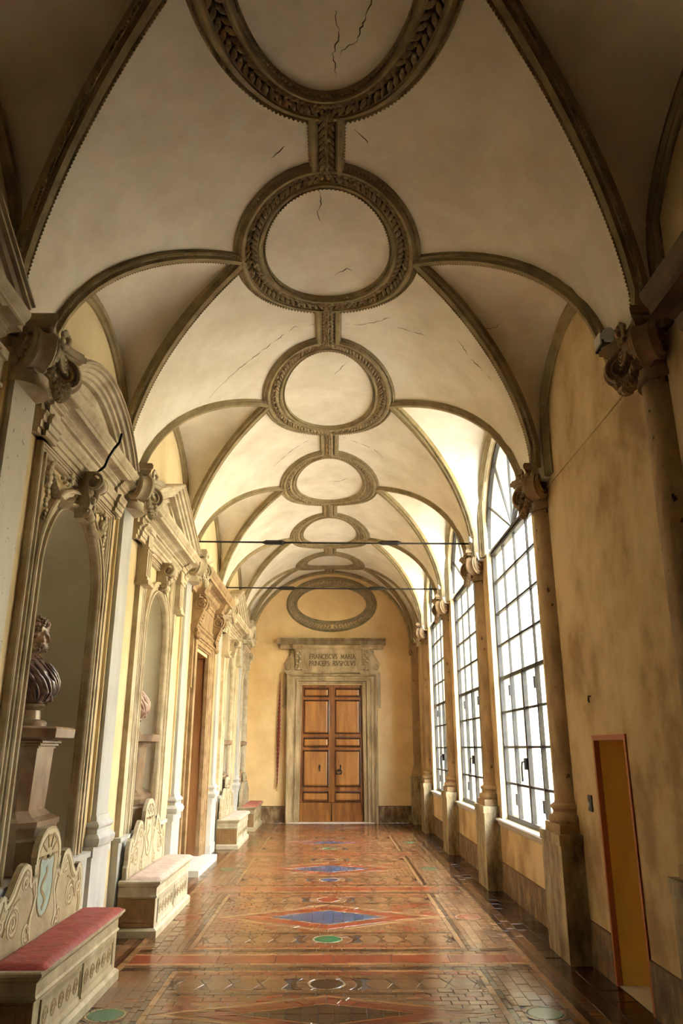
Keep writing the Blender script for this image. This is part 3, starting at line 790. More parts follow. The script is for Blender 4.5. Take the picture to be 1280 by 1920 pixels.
# slim pilaster in the far right corner
t = thing('corner_pilaster', 'slim brown pilaster on a tall base in the far right corner', 'pilaster', (XR, YE, 0))
mb = MB(); mb.box(1.80, XR + .02, 17.62, YE + .02, 0, 1.0); build('pedestal', mb, 'ped', t)
mb = MB(); mb.box(1.82, XR + .02, 17.66, YE, 1.0, 1.06); mb.box(1.84, XR + .02, 17.69, YE, 1.06, 1.13); mb.box(1.86, XR + .02, 17.72, YE, 1.13, 1.2); build('column_base', mb, 'column', t)
mb = MB(); mb.box(1.88, XR + .02, 17.76, YE + .02, 1.2, 3.72); build('shaft', mb, 'column', t)
mb = MB(); mb.box(1.84, XR + .02, 17.7, YE, 3.9, 3.98); mb.prism([(1.88, 3.66), (1.9, 3.8), (1.85, 3.9), (XR, 3.9), (XR, 3.66)], 'y', 17.74, YE)
for q in (17.76, 17.88): mb.ball((1.86, q, 3.78), (.035, .04, .08), 8, 6)
build('capital', mb, 'stone_d', t, smooth=40)

def pilaster(y, label, mt='marble'):
    t = thing('pilaster', label, 'pilaster', (XL, y, 0), 'marble pilasters of the left wall')
    pf = XL + .075
    mb = MB(); mb.box(XL - .02, pf + .012, y - .25, y + .25, 0, .14); mb.box(XL - .02, pf, y - .235, y + .235, .14, .76); mb.box(XL - .02, pf + .012, y - .25, y + .25, .76, .84)
    build('pedestal', mb, mt, t)
    prof = [(0, .84), (.05, .84), (.062, .87), (.062, .90), (.045, .925), (.03, .935), (.028, .965), (.045, .985), (.045, 1.0), (.03, 1.02), (.015, 1.03), (.008, 1.07), (0, 1.07)]
    mb = MB(); rows = []
    for yy, s in ((y - .17, 1), (y + .17, 1)): rows.append([(XL + .06 + h, yy + (-h if yy < y else h), z) for h, z in prof])
    back = [[(XL - .02, yy + (-h if yy < y else h), z) for h, z in prof] for yy in (y - .17, y + .17)]
    mb.grid([back[0], rows[0], rows[1], back[1]], caps=False); mb.poly(rows[0]); build('column_base', mb, mt, t, smooth=30)
    mb = MB(); mb.box(XL - .02, XL + .06, y - .165, y + .165, 1.06, 3.76); build('shaft', mb, mt, t)
    mb = MB(); mb.box(XL - .02, XL + .025, y - .2, y + .2, .84, 3.95); build('backing_strip', mb, 'wall_l', t)
    capital(t, XL + .06, y, 3.72, 1, 'stone')
    return t
pilaster(4.25, 'nearest pilaster of black-speckled marble, beside the first bust niche', 'marble_s')
pilaster(6.77, 'grey marble pilaster between the two niches with busts')
pilaster(9.92, 'grey marble pilaster between the veiled bust niche and the side doorway')
pilaster(13.0, 'grey marble pilaster on the far side of the side doorway')
pilaster(16.1, 'farthest marble pilaster, between the last two niches')

# ------------------------------------------------------------------ niche surrounds of the left wall
def extr(mb, prof, y0, y1):     # prof: (projection from the wall, z)
    mb.prism([(XL + p, z) for p, z in prof], 'y', y0, y1)
CORN = [(-.02, 3.60), (.055, 3.60), (.055, 3.635), (.07, 3.64), (.07, 3.685), (.085, 3.69), (.085, 3.72), (.105, 3.74), (.105, 3.755), (.06, 3.76), (.06, 3.825), (.085, 3.83), (.085, 3.848), (.115, 3.865), (.115, 3.877), (.135, 3.885), (.19, 3.89), (.19, 3.93), (.2, 3.935), (.2, 3.95), (.222, 3.98), (.225, 4.0), (.225, 4.01), (-.02, 4.01)]
MOLD = [(-.085, -.02), (-.085, .05), (-.07, .06), (-.05, .06), (-.045, .045), (-.015, .045), (-.01, .03), (.03, .03), (.04, .05), (.055, .055), (.07, .045), (.08, .03), (.085, -.02)]
def arch_path(c, r, z0, zs, x):
    return [(x, c - r, z0), (x, c - r, (z0 + zs) / 2)] + [(x, c - r * math.cos(PI * k / 28), zs + r * math.sin(PI * k / 28)) for k in range(29)] + [(x, c + r, (z0 + zs) / 2), (x, c + r, z0)]
def scroll_key(parent, c, z0, z1, x, mt='stone', w=.07):
    """S-shaped scroll bracket over a niche"""
    mb = MB(); h = z1 - z0; n = 26; rows = []
    out = []
    for k in range(n + 1):
        t = k / n; out.append((.045 + .10 * t ** 1.6 + .035 * math.sin(2 * PI * t), z0 + h * t))
    poly = [(x + p, z) for p, z in out] + [(x - .02, z1), (x - .02, z0)]
    mb.prism(poly, 'y', c - w, c + w)
    k_ = build('scroll_bracket', mb, mt, parent, smooth=35)
    mb = MB()
    for q in (-1, 1):
        spiral(mb, (x + .10, c + q * (w + .003), z1 - .09), (1, 0, 0), (0, 0, 1), .075, .015, 1.6, .014, PI / 2, 26, -1)
        spiral(mb, (x + .06, c + q * (w + .003), z0 + .05), (1, 0, 0), (0, 0, 1), .045, .01, 1.4, .01, -PI / 2, 20, 1)
    mb.ball((x + .13, c, z1 - .10), (.06, w * 1.1, .06), 10, 7); mb.ball((x + .075, c, z0 + .03), (.04, w * 1.05, .04), 10, 7)
    build('spiral', mb, mt, k_, smooth=60, kind='stuff')
    mb = MB()
    for k in range(5): mb.ball((x + .12 - .012 * k, c + .03 * math.sin(k * 2.4), z1 - .14 - .045 * k), (.03, .035, .035), 7, 5)
    build('acanthus_leaf', mb, mt, k_, smooth=60, kind='stuff')
def festoon(parent, c, s, zt, zb_, y0, y1, x, mt='stone'):
    """swag of ribbed fruit with a hanging tail, in the spandrel on side s"""
    mb = MB()
    for k in range(22):
        t = k / 21; y = c + s * (y0 + (y1 - y0) * t); z = zt - .19 * math.sin(PI * t) ** .8 - .02 * t; r = .022 + .024 * math.sin(PI * t)
        mb.ball((x + .03, y, z), (r * .9, r * .55, r), 7, 5)
    for k in range(16):
        t = k / 15; z = zt - .02 - (zt - zb_) * t; r = .036 * (1 - t * .7)
        mb.ball((x + .025, c + s * (y1 + .012 * math.sin(k * 1.9)), z), (r * .8, r, r * .9), 6, 4)
    for k in range(9):
        a = k * .7; mb.ball((x + .03, c + s * (y0 + .08 + .06 * math.cos(a) + .02 * k), zt + .03 + .05 * math.sin(a)), (.022, .03, .018), 6, 4)
        mb.ball((x + .03, c + s * (y1 - .05 + .045 * math.sin(a)), zt + .04 - .02 * k), (.02, .02, .028), 6, 4)
    build('festoon', mb, mt, parent, smooth=60, kind='stuff')
def surround(c, hw, zs, kind, label, half, x_out, wall_half, apex=None):
    t = thing('niche_surround', label, 'niche surround', (XL, c, .82))
    mb = MB(); mb.sweep(arch_path(c, hw + .07, .82, zs, XL), (1, 0, 0), [(u * .8, h) for u, h in MOLD]); build('niche_moulding', mb, 'stone', t, smooth=35)
    ro = wall_half
    mb = MB(); mb.sweep([(XL, c - ro, .82), (XL, c - ro, 3.55), (XL, c + ro, 3.55), (XL, c + ro, .82)], (1, 0, 0), [(u * .62, h * .8) for u, h in MOLD]); build('outer_moulding', mb, 'stone', t)
    k = x_out / .225
    mb = MB(); extr(mb, [(p * (k if p > .1 else 1), z - .01) for p, z in CORN], c - half, c + half)
    if half > .9: extr(mb, [(p * (k if p > .1 else 1) + .03, z - .01) for p, z in CORN if z < 3.9] + [(-.02, 3.86)], c - half + .07, c - half + .27); extr(mb, [(p * (k if p > .1 else 1) + .03, z - .01) for p, z in CORN if z < 3.9] + [(-.02, 3.86)], c + half - .27, c + half - .07)
    build('entablature', mb, 'stone', t)
    PR = [(-.075, -.22), (-.075, -.035), (-.066, -.01), (-.055, 0), (-.042, 0), (-.038, -.02), (-.016, -.02), (-.012, -.045), (.012, -.06), (.016, -.085), (.045, -.09), (.05, -.115), (.075, -.125), (.075, -.22)]
    if kind == 'segment':
        rise = apex - 4.0; R = (half ** 2 + rise ** 2) / (2 * rise); zc = 4.0 + rise - R; a0 = math.asin(half / R)
        arc = lambda r, n=34: [(XL + x_out, c + r * math.sin(-a0 + 2 * a0 * k / n), max(4.0, zc + r * math.cos(-a0 + 2 * a0 * k / n))) for k in range(n + 1)]
        mb = MB(); mb.sweep(arc(R - .075), (1, 0, 0), PR); build('pediment', mb, 'stone', t, smooth=35)
        mb = MB(); pts = [(y, z) for x, y, z in arc(R - .02)]; mb.prism(pts, 'x', XL - .02, XL + .04); build('tympanum', mb, 'stone', t)
        for rr in (.27, .36):
            mb = MB(); n = 26; aa = a0 * .8
            mb.sweep([(XL + .04, c + (R - rr) * math.sin(-aa + 2 * aa * k / n), max(4.0, zc + (R - rr) * math.cos(-aa + 2 * aa * k / n))) for k in range(n + 1)], (1, 0, 0), [(-.025, -.02), (-.025, .02), (0, .035), (.025, .015), (.025, -.02)])
            build('inner_arc', mb, 'stone', t, smooth=35)
    else:
        zt = apex
        mb = MB(); P = [(XL + x_out, c - half - .02, 4.03), (XL + x_out, c, zt - .075), (XL + x_out, c + half + .02, 4.03)]
        mb.sweep(P, (1, 0, 0), PR); build('pediment', mb, 'stone', t)
        mb = MB(); mb.prism([(c - half + .05, 4.0), (c, zt - .06), (c + half - .05, 4.0)], 'x', XL - .02, XL + .04); build('tympanum', mb, 'stone', t)
        mb = MB(); q = .72
        mb.sweep([(XL + .04, c - half * q, 4.03), (XL + .04, c, 4.03 + (zt - 4.1) * q), (XL + .04, c + half * q, 4.03), (XL + .04, c - half * q, 4.03)], (1, 0, 0), [(-.025, -.02), (-.025, .02), (.02, .035), (.03, -.02)]); build('inner_triangle', mb, 'stone', t)
    if kind == 'segment':
        scroll_key(t, c, 3.28, 3.66, XL + .04)
        for s in (-1, 1): festoon(t, c, s, 3.48, 2.98, .12, hw + .04, XL + .005)
    else:
        scroll_key(t, c, 3.3, 3.62, XL + .03)
        for s in (-1, 1):                                    # short hanging pilasters under the cornice ends
            y = c + s * .86; mb = MB(); mb.box(XL - .02, XL + .11, y - .095, y + .095, 3.25, 3.8); mb.box(XL - .02, XL + .125, y - .105, y + .105, 3.55, 3.57)
            mb.box(XL - .02, XL + .125, y - .108, y + .108, 3.22, 3.26); mb.box(XL - .02, XL + .14, y - .12, y + .12, 3.18, 3.22); mb.box(XL - .02, XL + .13, y - .11, y + .11, 3.72, 3.78)
            for k in range(3): mb.box(XL + .11, XL + .118, y - .06 + .045 * k, y - .035 + .045 * k, 3.28, 3.53)
            build('hanging_pilaster', mb, 'stone', t)
            mb = MB(); mb.box(XL - .02, XL + .05, y - .07, y + .07, .82, 3.19); build('pilaster_strip', mb, 'stone', t)
    return t
surround(BAYS[1][0], .52, 2.75, 'triangle', 'nearest carved stone gable at the left photo edge, its eave end showing', .92, .25, .72, 4.62)
surround(BAYS[2][0], .61, 2.74, 'segment', 'nearer arched niche surround with festoons, round pediment over curly-haired bust', 1.0, .21, .80, 4.5)
surround(BAYS[3][0], .5, 2.76, 'triangle', 'nearer niche surround with triangular pediment, around the veiled bust', 1.26, .25, .68, 4.6)
surround(BAYS[5][0], .5, 2.76, 'triangle', 'farther niche surround with triangular pediment, beyond the side doorway', 1.26, .25, .68, 4.6)
surround(17.05, .46, 2.72, 'segment', 'farthest niche surround, round pediment beside the end wall', .70, .21, .6, 4.4)

# ------------------------------------------------------------------ doorway with scroll brackets (left wall; a twin stands in the dark at near right)
def bracket(parent, sx, X, c, z0, z1, w, mt):
    """console seen from the side: big spiral above, small below"""
    mb = MB(); h = z1 - z0; n = 24
    out = [(.05 + .13 * max(0, math.sin(PI * min(1, t * 1.15))) * (t ** .8) + .05 * t + .05 * math.exp(-((t - .05) / .07) ** 2), z0 + h * t) for t in [k / n for k in range(n + 1)]]
    mb.prism([(X + sx * p, z) for p, z in out] + [(X - sx * .02, z1), (X - sx * .02, z0)], 'y', c - w, c + w)
    b = build('scroll_bracket', mb, mt, parent, smooth=35)
    mb = MB()
    for q in (-1, 1):
        spiral(mb, (X + sx * .12, c + q * (w + .004), z1 - .16), (sx, 0, 0), (0, 0, 1), .11, .02, 2, .018, PI / 2, 34, -1)
        spiral(mb, (X + sx * .06, c + q * (w + .004), z0 + .07), (sx, 0, 0), (0, 0, 1), .05, .01, 1.5, .012, -PI / 2, 22, 1)
        mb.tube([(X + sx * .16, c + q * (w + .002), z1 - .28), (X + sx * .11, c + q * (w + .002), z1 - .4), (X + sx * .08, c + q * (w + .002), z0 + .12)], .014, 5)
    build('spiral', mb, mt, b, smooth=60, kind='stuff')
    mb = MB()
    for k in range(12):
        t = k / 11; zz = z1 - .1 - (h - .16) * t; i = min(n, int((zz - z0) / h * n)); p = out[i][0]
        for q in (-.5, .5): mb.ball((X + sx * (p + .005), c + q * w, zz), (.022, w * .5, .03), 6, 4)
    mb.ball((X + sx * .09, c, z0 + .0), (.05, w * .9, .05), 8, 6)
    build('acanthus_leaf', mb, mt, b, smooth=60, kind='stuff')
def door_surround(sx, X, c, label, mt, hw=.6, ht=2.97):
    t = thing('door_surround', label, 'door frame', (X, c, 0))
    pr = lambda p: X + sx * p
    AR = [(-.125, -.03), (-.125, .075), (-.10, .085), (-.07, .085), (-.06, .065), (-.02, .06), (-.01, .045), (.05, .04), (.06, .055), (.085, .055), (.10, .03), (.125, .03), (.125, -.03)]
    r = hw + .125
    if sx < 0: AR = [(-u, h) for u, h in AR]
    path = [(X, c - r, .06), (X, c - r, ht + .125), (X, c + r, ht + .125), (X, c + r, .06)]
    mb = MB(); mb.sweep(path, (sx, 0, 0), AR); build('architrave', mb, mt, t, smooth=30)
    mb = MB()                                               # ears and backing slips
    for s in (-1, 1):
        y = c + s * (hw + .30)
        mb.box(pr(-.02), pr(.05), y - .06, y + .06, 2.4, ht + .22); mb.box(pr(-.02), pr(.03), y - .05, y + .10, .06, 3.6)
    build('ear', mb, mt, t)
    mb = MB(); mb.prism([(pr(p), z) for p, z in ((-.02, ht + .22), (.05, ht + .22), (.05, ht + .27), (.075, ht + .29), (.075, ht + .31), (-.02, ht + .31))], 'y', c - hw - .38, c + hw + .38)
    mb.prism([(pr(p), z) for p, z in ((-.02, ht + .31), (.045, ht + .31), (.045, 3.72), (-.02, 3.72))], 'y', c - hw - .34, c + hw + .34)
    build('frieze', mb, mt, t)
    mb = MB(); fy = hw + .12; mb.sweep([(pr(.045), c - fy, 3.35), (pr(.045), c - fy, 3.66), (pr(.045), c + fy, 3.66), (pr(.045), c + fy, 3.35), (pr(.045), c - fy, 3.35)], (sx, 0, 0), [(-.018, -.01), (-.018, .012), (.018, .012), (.018, -.01)])
    build('inscription_frame', mb, mt, t)
    for s in (-1, 1): bracket(t, sx, X, c + s * .87, 3.12, 3.74, .085, mt)
    mb = MB(); mb.prism([(pr(p), z) for p, z in ((-.02, 3.72), (.06, 3.72), (.07, 3.76), (.12, 3.80), (.14, 3.86), (.18, 3.88), (.275, 3.885), (.275, 3.93), (.29, 3.945), (.31, 3.985), (.32, 4.02), (-.02, 4.02))], 'y', c - 1.3, c + 1.3)
    for s in (-1, 1): mb.prism([(pr(p), z) for p, z in ((.02, 3.72), (.17, 3.72), (.18, 3.76), (.21, 3.80), (.23, 3.86), (.25, 3.885), (.02, 3.885))], 'y', c + s * .87 - .12, c + s * .87 + .12)
    build('cornice', mb, mt, t)
    return t
door_surround(1, XL, BAYS[4][0], 'brown stone side doorway with scroll brackets and flat cornice on left wall', 'stone_d')
door_surround(-1, XR, BAYS[1][0] - .58, 'dark carved cornice and bracket in the shadowed top right corner', 'stone_shade', ht=2.95)  # the shade on this cornice is painted in by the darker stone
d1 = setting('door_1'); c = BAYS[4][0]
mb = MB(); mb.grid([[(XL, y, z) for y, z in ((c - .6, 0), (c - .6, 2.97), (c + .6, 2.97), (c + .6, 0))], [(XL - .42, y, z) for y, z in ((c - .6, 0), (c - .6, 2.97), (c + .6, 2.97), (c + .6, 0))]]); build('reveal', mb, 'wood_side', d1)
mb = MB(); mb.box(XL - .46, XL - .40, c - .6, c + .6, .08, 2.97); lf = build('door_leaf', mb, 'wood_d', d1)
for z0, z1 in ((.3, 1.3), (1.5, 2.8)):
    for y0, y1 in ((c - .52, c - .06), (c + .06, c + .52)):
        mb = MB(); mb.box(XL - .40, XL - .385, y0, y1, z0, z1); build('door_panel', mb, 'wood', lf)
mb = MB(); mb.box(XL - .45, XL + .27, c - .82, c + .82, 0.0, .075); build('doorstep', mb, 'white', d1)

# ------------------------------------------------------------------ end wall: portal, double door
t = thing('door_surround', 'carved stone portal with inscribed frieze on the end wall', 'door frame', (0, YE, 0))
def exy(mb, prof, x0, x1):      # prof: (projection out of the end wall, z)
    mb.prism([(YE - p, z) for p, z in prof], 'x', x0, x1)
AR = [(-.15, -.03), (-.15, .17), (-.135, .19), (-.11, .19), (-.10, .15), (-.085, .15), (-.075, .12), (-.02, .115), (-.015, .085), (.03, .08), (.035, .11), (.06, .115), (.07, .10), (.075, .05), (.125, .045), (.13, .06), (.15, .06), (.15, -.03)]
mb = MB(); r = .74 + .15; mb.sweep([(-r, YE, 0), (-r, YE, 3.03 + .13), (r, YE, 3.03 + .13), (r, YE, 0)], (0, -1, 0), AR); build('architrave', mb, 'door_stone', t, smooth=30)
for s in (-1, 1):
    mb = MB(); mb.box(s * 1.03, s * 1.10, YE - .09, YE + .02, 2.6, 3.28); mb.box(s * 1.10, s * 1.145, YE - .06, YE + .02, 2.5, 3.30); mb.box(s * 1.0, s * 1.10, YE - .07, YE + .02, 2.56, 2.62); build('ear', mb, 'door_stone', t)
    mb = MB(); mb.box(s * 1.03, s * 1.06, YE - .05, YE + .02, 0, 2.56); build('jamb_slip', mb, 'door_stone', t)
mb = MB(); exy(mb, [(-.02, 3.30), (.09, 3.30), (.10, 3.33), (.075, 3.35), (.075, 3.88), (-.02, 3.88)], -.98, .98)
for s in (-1, 1): mb.box(s * .62, s * 1.12, YE - .14, YE, 3.30, 3.355); mb.box(s * .66, s * 1.09, YE - .15, YE, 3.265, 3.30)
fz = build('frieze', mb, 'door_stone', t)
mb = MB(); mb.sweep([(-.60, YE - .075, 3.42), (-.60, YE - .075, 3.80), (.60, YE - .075, 3.80), (.60, YE - .075, 3.42), (-.60, YE - .075, 3.42)], (0, -1, 0), [(-.02, -.01), (-.02, .015), (.02, .015), (.02, -.01)]); build('inscription_frame', mb, 'door_stone', t)
for s in (-1, 1):
    x = s * .80; mb = MB(); n = 20
    prof = [(.09 + .07 * (k / n) ** 1.5 + .03 * math.exp(-((k / n - .06) / .07) ** 2), 3.36 + .50 * k / n) for k in range(n + 1)]
    exy(mb, prof + [(-.02, 3.86), (-.02, 3.36)], x - .085, x + .085); b = build('console', mb, 'door_stone', t, smooth=35)
    mb = MB()
    for k in range(4):
        xx = x - .055 + .0367 * k; mb.tube([(xx, YE - p - .004, z) for p, z in prof[3:-1]], .012, 5)
    for k in range(6): mb.ball((x + (.03 if k % 2 else -.03), YE - .15, 3.5 + .06 * k), (.03, .02, .028), 6, 4)
    mb.ball((x, YE - .13, 3.39), (.05, .035, .035), 8, 6); build('acanthus_leaf', mb, 'leafy', b, smooth=60, kind='stuff')
    # side volute: S-scroll that leans out beyond the console
    mb = MB(); pts = [(s * .90, 3.86), (s * .96, 3.86), (s * 1.0, 3.80), (s * .97, 3.73), (s * 1.0, 3.67), (s * 1.07, 3.60), (s * 1.12, 3.53), (s * 1.125, 3.45), (s * 1.09, 3.38), (s * 1.02, 3.355), (s * .90, 3.355)]
    mb.prism(pts, 'y', YE - .09, YE); v = build('side_scroll', mb, 'door_stone', t)
    mb = MB(); spiral(mb, (s * 1.035, YE - .093, 3.445), (s, 0, 0), (0, 0, 1), .078, .012, 2, .013, PI / 2, 34, -1); build('spiral', mb, 'door_stone', v, smooth=60); mb = MB(); spiral(mb, (s * .965, YE - .093, 3.80), (s, 0, 0), (0, 0, 1), .035, .008, 1.5, .009, -PI / 2, 20, 1)
    build('spiral', mb, 'door_stone', v, smooth=60); mb = MB(); mb.tube([(s * .98, YE - .093, 3.74), (s * 1.03, YE - .093, 3.64), (s * 1.1, YE - .093, 3.55)], .012, 5); build('scroll_line', mb, 'door_stone', v, smooth=60)
    mb = MB(); exy(mb, [(-.02, 3.86), (.17, 3.86), (.18, 3.89), (.20, 3.92), (.215, 3.955), (-.02, 3.955)], x - .14, x + (.14)); mb.box(s * .9, s * 1.08, YE - .12, YE, 3.86, 3.955); build('console_cap', mb, 'door_stone', t)
mb = MB(); exy(mb, [(-.02, 3.86), (.10, 3.86), (.12, 3.90), (.14, 3.955), (.24, 3.96), (.25, 4.0), (.26, 4.04), (.285, 4.07), (.295, 4.10), (-.02, 4.10)], -1.24, 1.22); exy(mb, [(-.02, 3.96), (.24, 3.96), (.25, 4.0), (.26, 4.04), (.285, 4.07), (.295, 4.10), (-.02, 4.10)], -1.31, 1.27); build('cornice', mb, 'door_stone', t)
# lettering in Roman capitals, built stroke by stroke
GL = {'F': (.55, [[(0, 0), (0, 1)], [(0, 1), (.5, 1)], [(0, .52), (.4, .52)]]), 'R': (.66, [[(0, 0), (0, 1)], 'bowl', [(.3, .5), (.66, 0)]]),
      'A': (.78, [[(0, 0), (.39, 1)], [(.39, 1), (.78, 0)], [(.16, .36), (.62, .36)]]), 'N': (.78, [[(0, 0), (0, 1)], [(0, 1), (.78, 0)], [(.78, 0), (.78, 1)]]),
      'C': (.72, ['c']), 'I': (.12, [[(.06, 0), (.06, 1)]]), 'S': (.5, ['s']), 'V': (.76, [[(0, 1), (.38, 0)], [(.38, 0), (.76, 1)]]),
      'M': (.9, [[(.05, 0), (.12, 1)], [(.12, 1), (.45, .1)], [(.45, .1), (.78, 1)], [(.78, 1), (.85, 0)]]), 'P': (.55, [[(0, 0), (0, 1)], 'bowl']),
      'E': (.52, [[(0, 0), (0, 1)], [(0, 1), (.48, 1)], [(0, .52), (.4, .52)], [(0, 0), (.52, 0)]]), 'O': (.82, ['o']), 'L': (.52, [[(0, 0), (0, 1)], [(0, 0), (.52, 0)]])}
def letter(mb, ch, x, z, h, y):
    w, st = GL[ch]; w *= .76
    for s in st:
        if s == 'bowl': s = [(0, 1)] + [(.24 + .26 * math.sin(PI * k / 8), .76 + .24 * math.cos(PI * k / 8)) for k in range(9)] + [(0, .52)]
        elif s == 'c': s = [(.38 + .38 * math.cos(math.radians(a)), .5 + .5 * math.sin(math.radians(a))) for a in range(45, 316, 27)]
        elif s == 'o': s = [(.41 + .41 * math.cos(2 * PI * k / 16), .5 + .5 * math.sin(2 * PI * k / 16)) for k in range(17)]
        elif s == 's': s = [(.25 + .22 * math.cos(math.radians(a)), .75 + .25 * math.sin(math.radians(a))) for a in range(30, 271, 30)] + [(.25 + .24 * math.cos(math.radians(a)), .26 + .26 * math.sin(math.radians(a))) for a in range(60, -151, -30)]
        pts = [Vector((x + p * .76 * h, y, z + q * h)) for p, q in s]
        mb.sweep(pts, (0, -1, 0), [(-.0065, -.002), (-.0065, .004), (.0065, .004), (.0065, -.002)])
    if ch not in 'COS':
        ends = {'F': [0], 'R': [0, .64], 'A': [0, .78], 'N': [0], 'I': [.06], 'M': [.05, .85], 'P': [0], 'E': [], 'L': [], 'V': []}[ch]
        tops = {'I': [.06], 'V': [0, .76], 'N': [.78, 0], 'M': [], 'L': [0]}.get(ch, [])
        for p in ends: p *= .76; mb.box(x + p * h - .016, x + p * h + .016, y - .004, y + .002, z - .004, z + .005)
        for p in tops: p *= .76; mb.box(x + p * h - .016, x + p * h + .016, y - .004, y + .002, z + h - .005, z + h + .004)
    return w * h
for text, z, x0, x1 in (('FRANCISCVS MARIA', 3.635, -.535, .545), ('PRINCEPS RVSPOLVS', 3.475, -.545, .55)):
    h = .105; tot = sum((GL[ch][0] * .76 * h if ch != ' ' else .06) for ch in text); gap = (x1 - x0 - tot) / (len(text) - 1); x = x0
    for ch in text:
        if ch == ' ': x += .06 + gap; continue
        mb = MB(); x += letter(mb, ch, x, z, h, YE - .079) + gap; build('letter', mb, 'letters', fz)

d2 = setting('door_2', (0, YE, 0)); Yd = YE + .08
for s in (-1, 1):
    x0, x1 = sorted((s * .004, s * .74)); mb = MB(); mb.box(x0, x1, Yd, Yd + .06, .015, 3.03); lf = build('door_leaf', mb, 'wood_d', d2)
    mb = MB()
    px0, px1 = sorted((s * .10, s * .635))
    PZ = [(2.79, 2.93), (1.95, 2.66), (1.66, 1.81), (.79, 1.53), (.48, .63)]
    mb.box(x0, px0 - .03, Yd - .028, Yd, .43, 3.03); mb.box(px1 + .03, x1, Yd - .028, Yd, .43, 3.03)
    zz = [.43, .45, .66, .76, 1.56, 1.63, 1.84, 1.92, 2.69, 2.76, 2.96, 3.03]
    for a, b in zip(zz[::2], zz[1::2]): mb.box(px0 - .03, px1 + .03, Yd - .028, Yd, a, b)
    build('door_frame', mb, 'wood', lf)
    for z0, z1 in PZ:
        mb = MB(); a, b = px0, px1
        mb.grid([[(a, Yd, z0), (b, Yd, z0), (b, Yd, z1), (a, Yd, z1)], [(a, Yd - .012, z0), (b, Yd - .012, z0), (b, Yd - .012, z1), (a, Yd - .012, z1)], [(a + .035, Yd - .02, z0 + .025), (b - .035, Yd - .02, z0 + .025), (b - .035, Yd - .02, z1 - .025), (a + .035, Yd - .02, z1 - .025)]], close_v=True, caps=True)
        build('door_panel', mb, 'wood_p', lf)
        mb = MB(); o_ = .018; mb.sweep([(a - o_, Yd - .028, z0 - o_), (a - o_, Yd - .028, z1 + o_), (b + o_, Yd - .028, z1 + o_), (b + o_, Yd - .028, z0 - o_), (a - o_, Yd - .028, z0 - o_)], (0, -1, 0), [(-.02, -.02), (-.02, .012), (0, .018), (.015, .005), (.02, -.02)]); build('panel_moulding', mb, 'wood_d', lf)
    mb = MB(); mb.box(x0 + .005, x1 - .01, Yd - .035, Yd, .02, .42); build('kick_board', mb, 'wood', lf)
    xx = s * .20 if s > 0 else -.28
    mb = MB(); mb.box(xx - .016, xx + .016, Yd - .035, Yd - .018, 1.10, 1.24); mb.ball((xx, Yd - .04, 1.21), .016, 8, 6); build('escutcheon', mb, 'iron', lf)
    if s > 0:
        mb = MB(); mb.tube([(xx - .04 + .07 * math.cos(2 * PI * k / 20), Yd - .05, 1.08 + .045 * math.sin(2 * PI * k / 20)) for k in range(21)], .012, 6); mb.ball((xx - .04, Yd - .05, 1.12), (.03, .02, .03), 8, 6)
        for q in (-1, 1): mb.ball((xx - .04 + q * .055, Yd - .05, 1.05), (.02, .018, .025), 6, 5)
        build('knocker', mb, 'iron', lf)
mb = MB(); mb.box(-1.05, 1.03, YE - .12, YE + .1, -.004, .016); build('threshold', mb, 'white', d2)
# ------------------------------------------------------------------ ceiling medallions
def leaf_mesh():
    """a cupped pointed leaf, one unit long, lying along +x and bulging to +z"""
    v = []; n = 5
    for i in range(n + 1):
        t = i / n; w = .30 * math.sin(PI * min(1, t * 1.02)) ** .8 * (1 - .35 * t) + .01; z = .18 * math.sin(PI * t) + .10 * t
        v += [(t, -w, z - .12), (t, 0, z + .10), (t, w, z - .12)]
    f = []
    for i in range(n):
        a = i * 3
        for j in (0, 1): f.append((a + j, a + 3 + j, a + 4 + j, a + 1 + j))
    return v, f
LV, LF = leaf_mesh()
def blob_mesh():
    m = MB(); m.ball((0, 0, 0), 1, 7, 5); return m.v, m.f
BV, BF = blob_mesh()
def mesh_data(name, v, f, mt):
    me = bpy.data.meshes.new(name); me.from_pydata(v, [], f); me.materials.append(M[mt]); me.polygons.foreach_set('use_smooth', [True] * len(f))
    return me
LEAF, FRUIT = mesh_data('leaf', LV, LF, 'leafy'), mesh_data('fruit', BV, BF, 'leafy')
def put(me, name, parent, mtx):
    o = bpy.data.objects.new(name, me); COL.objects.link(o); o.parent = parent
    r = root_of(parent).location; o.matrix_local = Matrix.Translation(-r) @ mtx
    return o
RPROF = [(-.02, -.02), (-.02, .012), (-.004, .03), (.012, .016), (.02, .034), (.034, .05), (.056, .05), (.06, .034), (.07, .034), (.076, .004), (.16, .004), (.166, .03), (.178, .03), (.184, .046), (.20, .05), (.212, .042), (.217, .026), (.228, .024), (.236, .036), (.246, .016), (.25, -.02)]
